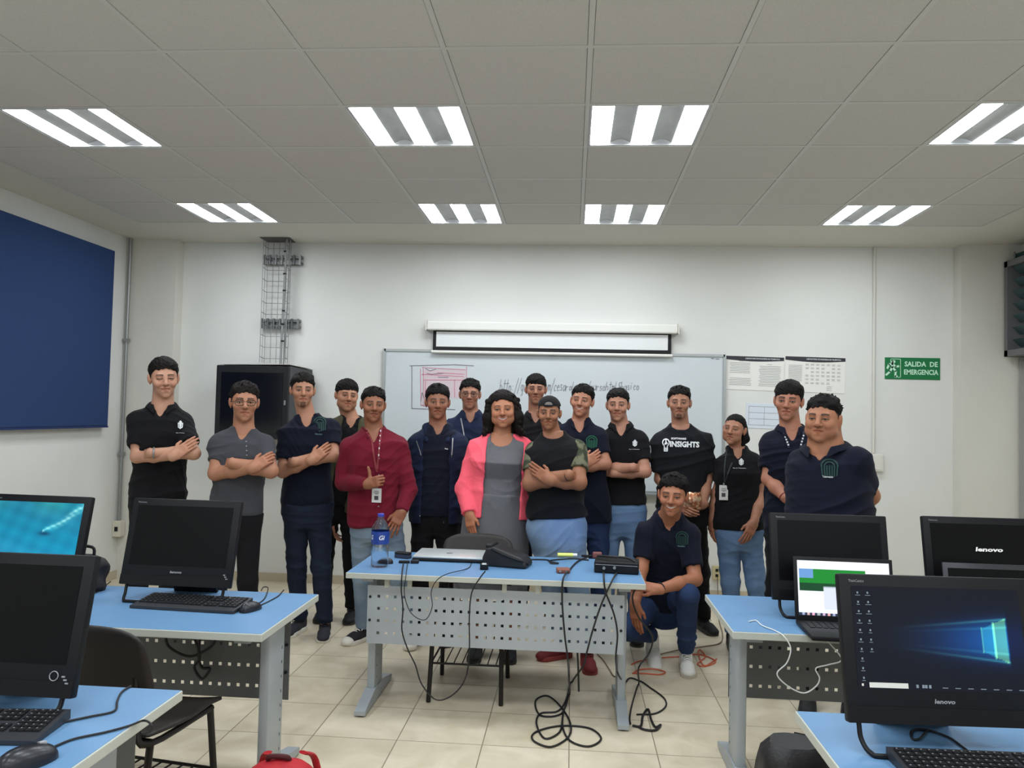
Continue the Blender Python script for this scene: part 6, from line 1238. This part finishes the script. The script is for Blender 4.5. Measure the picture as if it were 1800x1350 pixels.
# 9 behind cap
p = add(label='man in black with a lanyard standing furthest back behind the cap wearer', Y=6.05, head=(942, 659, 712), yaw=0, sh=((912, 754), (972, 754)), hip=944, nk=1.2, seed=9,
  L=((906, 825, 0.03), (910, 880, 0), (912, 905, 0), dict(n=(-1, 0, 0), s=(0, -1, 0))), R=((978, 825, 0.03), (975, 880, 0), (974, 905, 0), dict(n=(1, 0, 0), s=(0, -1, 0))),
  face=dict(skin=(158, 111, 89), jaw=0.95, eye=0.7, vol=0.012, hair='fringe', part=1, browt=1.2), top=polo(M_black, hem=0.08), bottom=PB)
# 10 cap
p = add(label='man in a backwards black cap and camouflage-sleeved shirt, arms crossed, red shoes', Y=4.97, head=(965, 697, 757), yaw=-3, sh=((943, 796), (1012, 793)), hip=979, hw=0.178, cw=0.170, g=1.06, seed=10, nk=1.15,
  L=((932, 850, -0.10), (1000, 835, -0.22), (1018, 836, -0.13), dict(n=(0, -1, 0.2), s=(0, -0.2, 1), fist=True, thumb='tuck')), R=((1018, 848, -0.13), (966, 844, -0.21), (940, 826, -0.18), dict(n=(-0.2, -1, 0.2), s=(0.5, -0.1, 1), curl=0.35)),
  face=dict(skin=(144, 97, 72), hair='short', capped=True, vol=0.002, eye=0.65, smile=0.15, jaw=0.95, beard=0.1, browt=1.3), cap=True, top=dict(k='tee', m=M_black, hem=-0.045, scoop=0.62, sleeve_m=M_camo, sf=0.62), ag=1.1,
  bottom=dict(k='pants', m=M_jl, loose=0.002, sk='red', up=mat('shoe_red', (112, 34, 38), 0.75), sole=mat('sole_red', (140, 60, 58), 0.7), lace=mat('lace_red', (90, 24, 28), 0.8)), legs=[dict(side=-1, foot=(-0.03, 5.17, 0), fa=-1.0), dict(side=1, foot=(0.125, 5.02, 0), fa=0.1)])
I = p['_']; W = I['arms']['L'][2]; E = I['arms']['L'][1]; ring(W+(E-W)*0.04, W-E, 0.031, 0.004, M_laceb, 'bracelet', I['t'], I['root'])
# 11 smiling navy
p = add(label='grinning young man in a navy green-emblem polo just behind the cap wearer', Y=5.50, head=(1023, 677, 735), yaw=-8, roll=6, pitch=-3, sh=((985, 764), (1050, 768)), hip=1030, seed=11, nkc=False,
  L=((982, 820, -0.05), (1028, 815, -0.21), (1050, 801, -0.17), dict(n=(0.35, -1, 0.2), s=(-0.6, -0.1, 1))), R=((1064, 815, -0.08), (1010, 822, -0.24), (990, 822, -0.12), dict(n=(0, -1, 0.2), s=(0, -0.2, 1), fist=True, thumb='tuck')),
  face=dict(skin=(171, 120, 96), smile=1.0, eye=0.6, jaw=0.92, vol=0.010, hair='quiff'), top=polo(M_navy, hem=0.10), bottom=dict(k='pants', m=M_jd))
I = p['_']; decal(I['cs'], green_fig(0.95), 1040, 778, 5.5, mat('emblem_green_bright', (26, 84, 66), 0.8), 'green_emblem', I['top'], I['root'])
# 12 black polo
p = add(label='smiling man in a black crest polo and pale jeans, arms crossed, beside the whiteboard', Y=5.62, head=(1086, 684, 742), yaw=-3, sh=((1068, 774), (1122, 775)), hip=1094, nk=1.12, seed=12, hw=0.155,
  L=((1061, 826, -0.12), (1112, 822, -0.21), (1130, 823, -0.12), dict(n=(0, -1, 0.2), s=(0, -0.2, 1), fist=True, thumb='tuck')), R=((1134, 829, -0.12), (1078, 832, -0.18), (1060, 829, -0.12), dict(n=(0, -1, 0.2), s=(0, -0.2, 1), fist=True, thumb='tuck')),
  face=dict(skin=(171, 123, 101), smile=0.5, eye=0.7, jaw=0.95, vol=0.010), top=polo(M_black, hem=-0.03), bottom=dict(k='pants', m=M_jm))
I = p['_']; decal(I['cs'], crest(0.85), 1116, 780, 5.62, M_wtext, 'crest_emblem', I['top'], I['root']); decal(I['cs'], fit_text('Ing. en Telematica', 0.07, 0.007), 1115, 790, 5.62, M_wtext, 'emblem_lettering', I['top'], I['root'])
# 13 insights
p = add(label='goateed man in a black t-shirt with large white chest lettering holding a snack bag', Y=5.60, head=(1194, 680, 738), yaw=0, sh=((1162, 778), (1236, 778)), hip=1200, hw=0.155, cw=0.165, seed=13, nk=1.15,
  L=((1160, 842, 0.0), (1188, 885, -0.18), (1206, 898, -0.24), dict(n=(-0.3, -1, -0.2), s=(0.3, -0.3, 1), curl=0.6)), R=((1243, 842, 0.0), (1236, 888, -0.16), (1212, 899, -0.22), dict(n=(0.3, -0.6, -1), s=(-0.2, -1, 0.4), curl=0.5)),
  face=dict(skin=(160, 114, 92), hair='quiff', vol=0.008, goatee=True, eye=0.7, jaw=0.88, beard=0.08, hl=0.004), top=dict(k='tee', m=M_tee, hem=0.12, sf=0.78, scoop=0.62), ag=0.92,
  bottom=dict(k='pants', m=M_pblk, sk='blackrun'), legs=[dict(side=-1, foot=(0.86, 5.95, 0)), dict(side=1, foot=(0.995, 6.0, 0), fa=0.35)])
I = p['_']; decal(I['cs'], fit_text('INSIGHTS', 0.196, 0.040, 0.045), 1203.5, 781, 5.6, M_wtext, 'chest_lettering', I['top'], I['root']); decal(I['cs'], fit_text('SOFTWARE', 0.10, 0.013, 0.03), 1193, 771, 5.6, M_wtext, 'chest_lettering', I['top'], I['root'])
bl = [[(0.022*math.cos(a), 0.012+0.024*math.sin(a)) for a in np.linspace(-1.0, 4.15, 16)], [(-0.010, -0.012), (-0.010, -0.045), (0.010, -0.045), (0.010, -0.012)], [(-0.012, -0.026), (0.012, -0.026)], [(-0.008, 0.0), (0.0, 0.016), (0.010, 0.004)], [(-0.012, -0.036), (0.012, -0.036)], [(0, 0.0), (0, 0.03)]]
decal(I['cs'], strokes(bl, 0.0035), 1170.5, 781, 5.6, M_wtext, 'bulb_emblem', I['top'], I['root'])
c = atY(1217, 880, 5.36); sb = thing('snack_bag', 'shiny brown snack bag held by the man in the lettered t-shirt', 'snack bag', tuple(c)); 
mb = MB(); P = []
for i in range(15):
    v = i/14; P.append([])
    for j in range(25):
        a = 2*PI*(j % 24)/24; r = (math.sin(PI*min(max(v, 0.02), 0.98)))**0.45; P[-1].append((math.cos(a)*0.062*(0.8+0.2*r), math.sin(a)*0.028*r*(1+0.2*math.sin(5*a+9*v)), (v-0.5)*0.11+0.004*math.sin(9*a)))
MB().grid(P).build('foil_bag', mat('foil_brown', (150, 92, 62), 0.25, metal=0.5, col2=(205, 170, 140), noise=0.08, nscale=35), sb, True)
# 14 woman right
p = add(label='woman with tied dark hair in a black crest polo, pale jeans and a hanging badge', Y=5.55, head=(1291, 728, 783), yaw=-16, roll=7, pitch=-3, sh=((1278, 815), (1322, 812)), hip=1297, hw=0.165, ww=0.132, cw=0.140, bust=0.012, hd=0.118, g=0.93, seed=14, hipz=0.86,
  L=((1259, 868, 0.03), (1252, 912, 0.0), (1249, 940, 0.0), dict(n=(-1, -0.4, 0), s=(0.3, -1, 0), curl=0.5)), R=((1338, 870, -0.03), (1325, 918, -0.16), (1312, 948, -0.18), dict(n=(0.3, -1, 0.1), s=(-1, -0.4, 0), curl=0.35, spread=0.05)),
  face=dict(skin=(162, 114, 91), hair='tied', hairc=(22, 18, 18), eye=0.5, fat=0.1, jaw=0.95, browt=0.8, vol=0.004, hl=0.006), hand=0.86, ag=0.9, neckr=0.88, top=polo(M_black, hem=0.05, sf=0.6), bottom=dict(k='pants', m=M_jm, sk='blackrun'), legs=[dict(side=-1, foot=(1.13, 5.62, 0)), dict(side=1, foot=(1.32, 5.62, 0))])
I = p['_']; decal(I['cs'], crest(0.85), 1303, 813, 5.55, M_wtext, 'crest_emblem', I['top'], I['root']); decal(I['cs'], fit_text('Ing. en Telematica', 0.085, 0.008), 1300, 823, 5.55, M_wtext, 'emblem_lettering', I['top'], I['root'])
lb = mat('lanyard_black', (44, 50, 52), 0.7); ribbon(p, [(1278, 790), (1274, 815), (1273, 848)], 0.007, lb, 'lanyard_strap'); ribbon(p, [(1297, 795), (1284, 820), (1274, 848)], 0.007, lb, 'lanyard_strap'); badge(p, 1272, 866, 0.058, 0.10)
# 15 tall navy
p = add(label='tall young man in a navy polo with a white-lettered lanyard behind the stocky man', Y=5.08, head=(1386, 672, 740), yaw=-6, roll=4, pitch=2, sh=((1357, 778), (1432, 782)), hip=1395, seed=15, g=1.02,
  L=((1351, 842, -0.02), (1380, 874, -0.15), (1393, 886, -0.17), dict(n=(-0.6, -1, 0.3), s=(0.5, -0.5, 0.6), fist=True, thumb='tuck')), R=((1440, 850, 0.03), (1436, 905, 0), (1434, 930, 0), dict(n=(1, 0, 0), s=(0, -1, 0))),
  face=dict(skin=(163, 111, 89), hair='fringe', part=-1, vol=0.014, jaw=0.95, eye=0.75, browt=1.2), top=polo(M_navy, hem=0.10), bottom=PB)
I = p['_']; W = I['arms']['L'][2]; E = I['arms']['L'][1]; ring(W+(E-W)*0.05, W-E, 0.031, 0.003, mat('thread_red', (120, 40, 40), 0.8), 'bracelet', I['t'], I['root'])
ribbon(p, [(1377, 757), (1381, 770), (1387, 787)], 0.012, mat('lanyard_navy', (30, 36, 58), 0.7), 'lanyard_strap', off=0.006); ribbon(p, [(1413, 758), (1411, 772), (1407, 787)], 0.012, mat('lanyard_navy', (30, 36, 58), 0.7), 'lanyard_strap', off=0.006)
mb = MB()
for a, b, n in (((1378, 762), (1387, 785), 5), ((1413, 764), (1407, 785), 4)):
    for i in range(n): q = I['cs'].hitpx(a[0]+(b[0]-a[0])*(i+.3)/n, a[1]+(b[1]-a[1])*(i+.3)/n, 5.08, 0.009)-np.array(I['root']); mb.box(q-V3(0.0045, 0.0006, 0.0045), q+V3(0.0045, 0.0006, 0.0045))
mb.build('lanyard_print', M_wtext, I['top'])
# 16 stocky
p = add(label='stocky young man in a navy green-emblem polo with hands behind his back', Y=4.48, head=(1447, 697, 778), yaw=-14, roll=2, sh=((1412, 815), (1505, 813)), hip=1462, g=1.22, hw=0.215, ww=0.215, cw=0.205, hd=0.15, wd=0.15, cd=0.145, belly=0.02, seed=16, nk=0.9, neckr=1.38, byaw=-24,
  L=((1400, 892, 0.08), (1425, 930, 0.22), (1445, 935, 0.24), dict(n=(0, 1, 0), s=(0, 0, 1))), R=((1531, 872, 0.02), (1500, 912, 0.2), (1470, 922, 0.24), dict(n=(0, 1, 0), s=(0, 0, 1))),
  face=dict(skin=(160, 109, 82), hair='curlytop', vol=0.008, fat=0.8, jaw=1.04, eye=0.6, browt=1.2, smile=0.1, nose=1.15, seed=8), top=polo(M_navy, hem=0.12, sf=0.66), bottom=PB)
I = p['_']; decal(I['cs'], green_fig(1.15), 1458, 825, 4.48, M_green, 'green_emblem', I['top'], I['root']); decal(I['cs'], fit_text('Telematica', 0.055, 0.010), 1455, 838, 4.48, M_wtext, 'emblem_lettering', I['top'], I['root'], 0.0068)
# 17 kneeling
p = add(label='smiling man kneeling on one knee in a navy polo, blue jeans and white sneakers', Y=4.98, head=(1183, 835, 907), hl_=0.14, yaw=-6, roll=3, pitch=2, sh=((1138, 938), (1210, 942)), hip=1172, hipz=0.42, hipdy=0.16, g=1.0, seed=17, nk=1.25, hw=0.16,
  L=((1127, 1000, -0.06), (1116, 1062, -0.16), (1118, 1090, -0.17), dict(n=(-0.6, -1, 0), s=(0.8, -0.5, 0), curl=0.25)), R=((1222, 1018, -0.14), (1157, 1036, -0.34), (1128, 1030, -0.33), dict(n=(0.1, -0.6, 0.8), s=(-0.1, -1, 0.3), curl=0.5)),
  face=dict(skin=(160, 106, 80), smile=1.0, eye=0.6, jaw=0.92, vol=0.012, hair='quiff', nose=1.1), top=polo(M_navy, hem=0.05, sf=0.72),
  bottom=dict(k='pants', m=M_jd, sk='white', up=mat('shoe_white', (214, 212, 206), 0.6), sole=mat('sole_offwhite', (190, 184, 172), 0.7), lace=M_lacew),
  legs=[dict(side=1, knee=tuple(atY(1210, 1046, 4.74)), foot=(0.735, 5.05, 0), ankle=(0.735, 5.06, 0.12), fa=0.0), dict(side=-1, knee=tuple(atY(1106, 1108, 4.92)), ankle=(0.535, 5.20, 0.16), foot=(0.545, 5.22, 0.045), fa=0.1, tilt=-0.5)])
I = p['_']; W = I['arms']['R'][2]; E = I['arms']['R'][1]; ring(W+(E-W)*0.06, W-E, 0.032, 0.005, M_laceb, 'bracelet', I['t'], I['root'])
decal(I['cs'], green_fig(0.95), 1199, 948, 4.98, M_green, 'green_emblem', I['top'], I['root']); decal(I['cs'], fit_text('Telematica', 0.045, 0.009), 1197, 960, 4.98, M_green2, 'emblem_lettering', I['top'], I['root'], 0.0068)

lp = bpy.data.lights.new('projector_beam', 'SPOT'); lo = bpy.data.objects.new('projector_beam', lp); COL.objects.link(lo)
src = V3(0.55, 0.3, 1.25); tgt = atY(1000, 925, 4.85); dv = Vector(tgt-src); lo.location = src; lo.rotation_euler = dv.to_track_quat('-Z', 'Y').to_euler()
lp.color = (0.06, 0.30, 1.0); lp.energy = 170; lp.spot_size = math.radians(5.6); lp.spot_blend = 1.0; lp.shadow_soft_size = 0.01
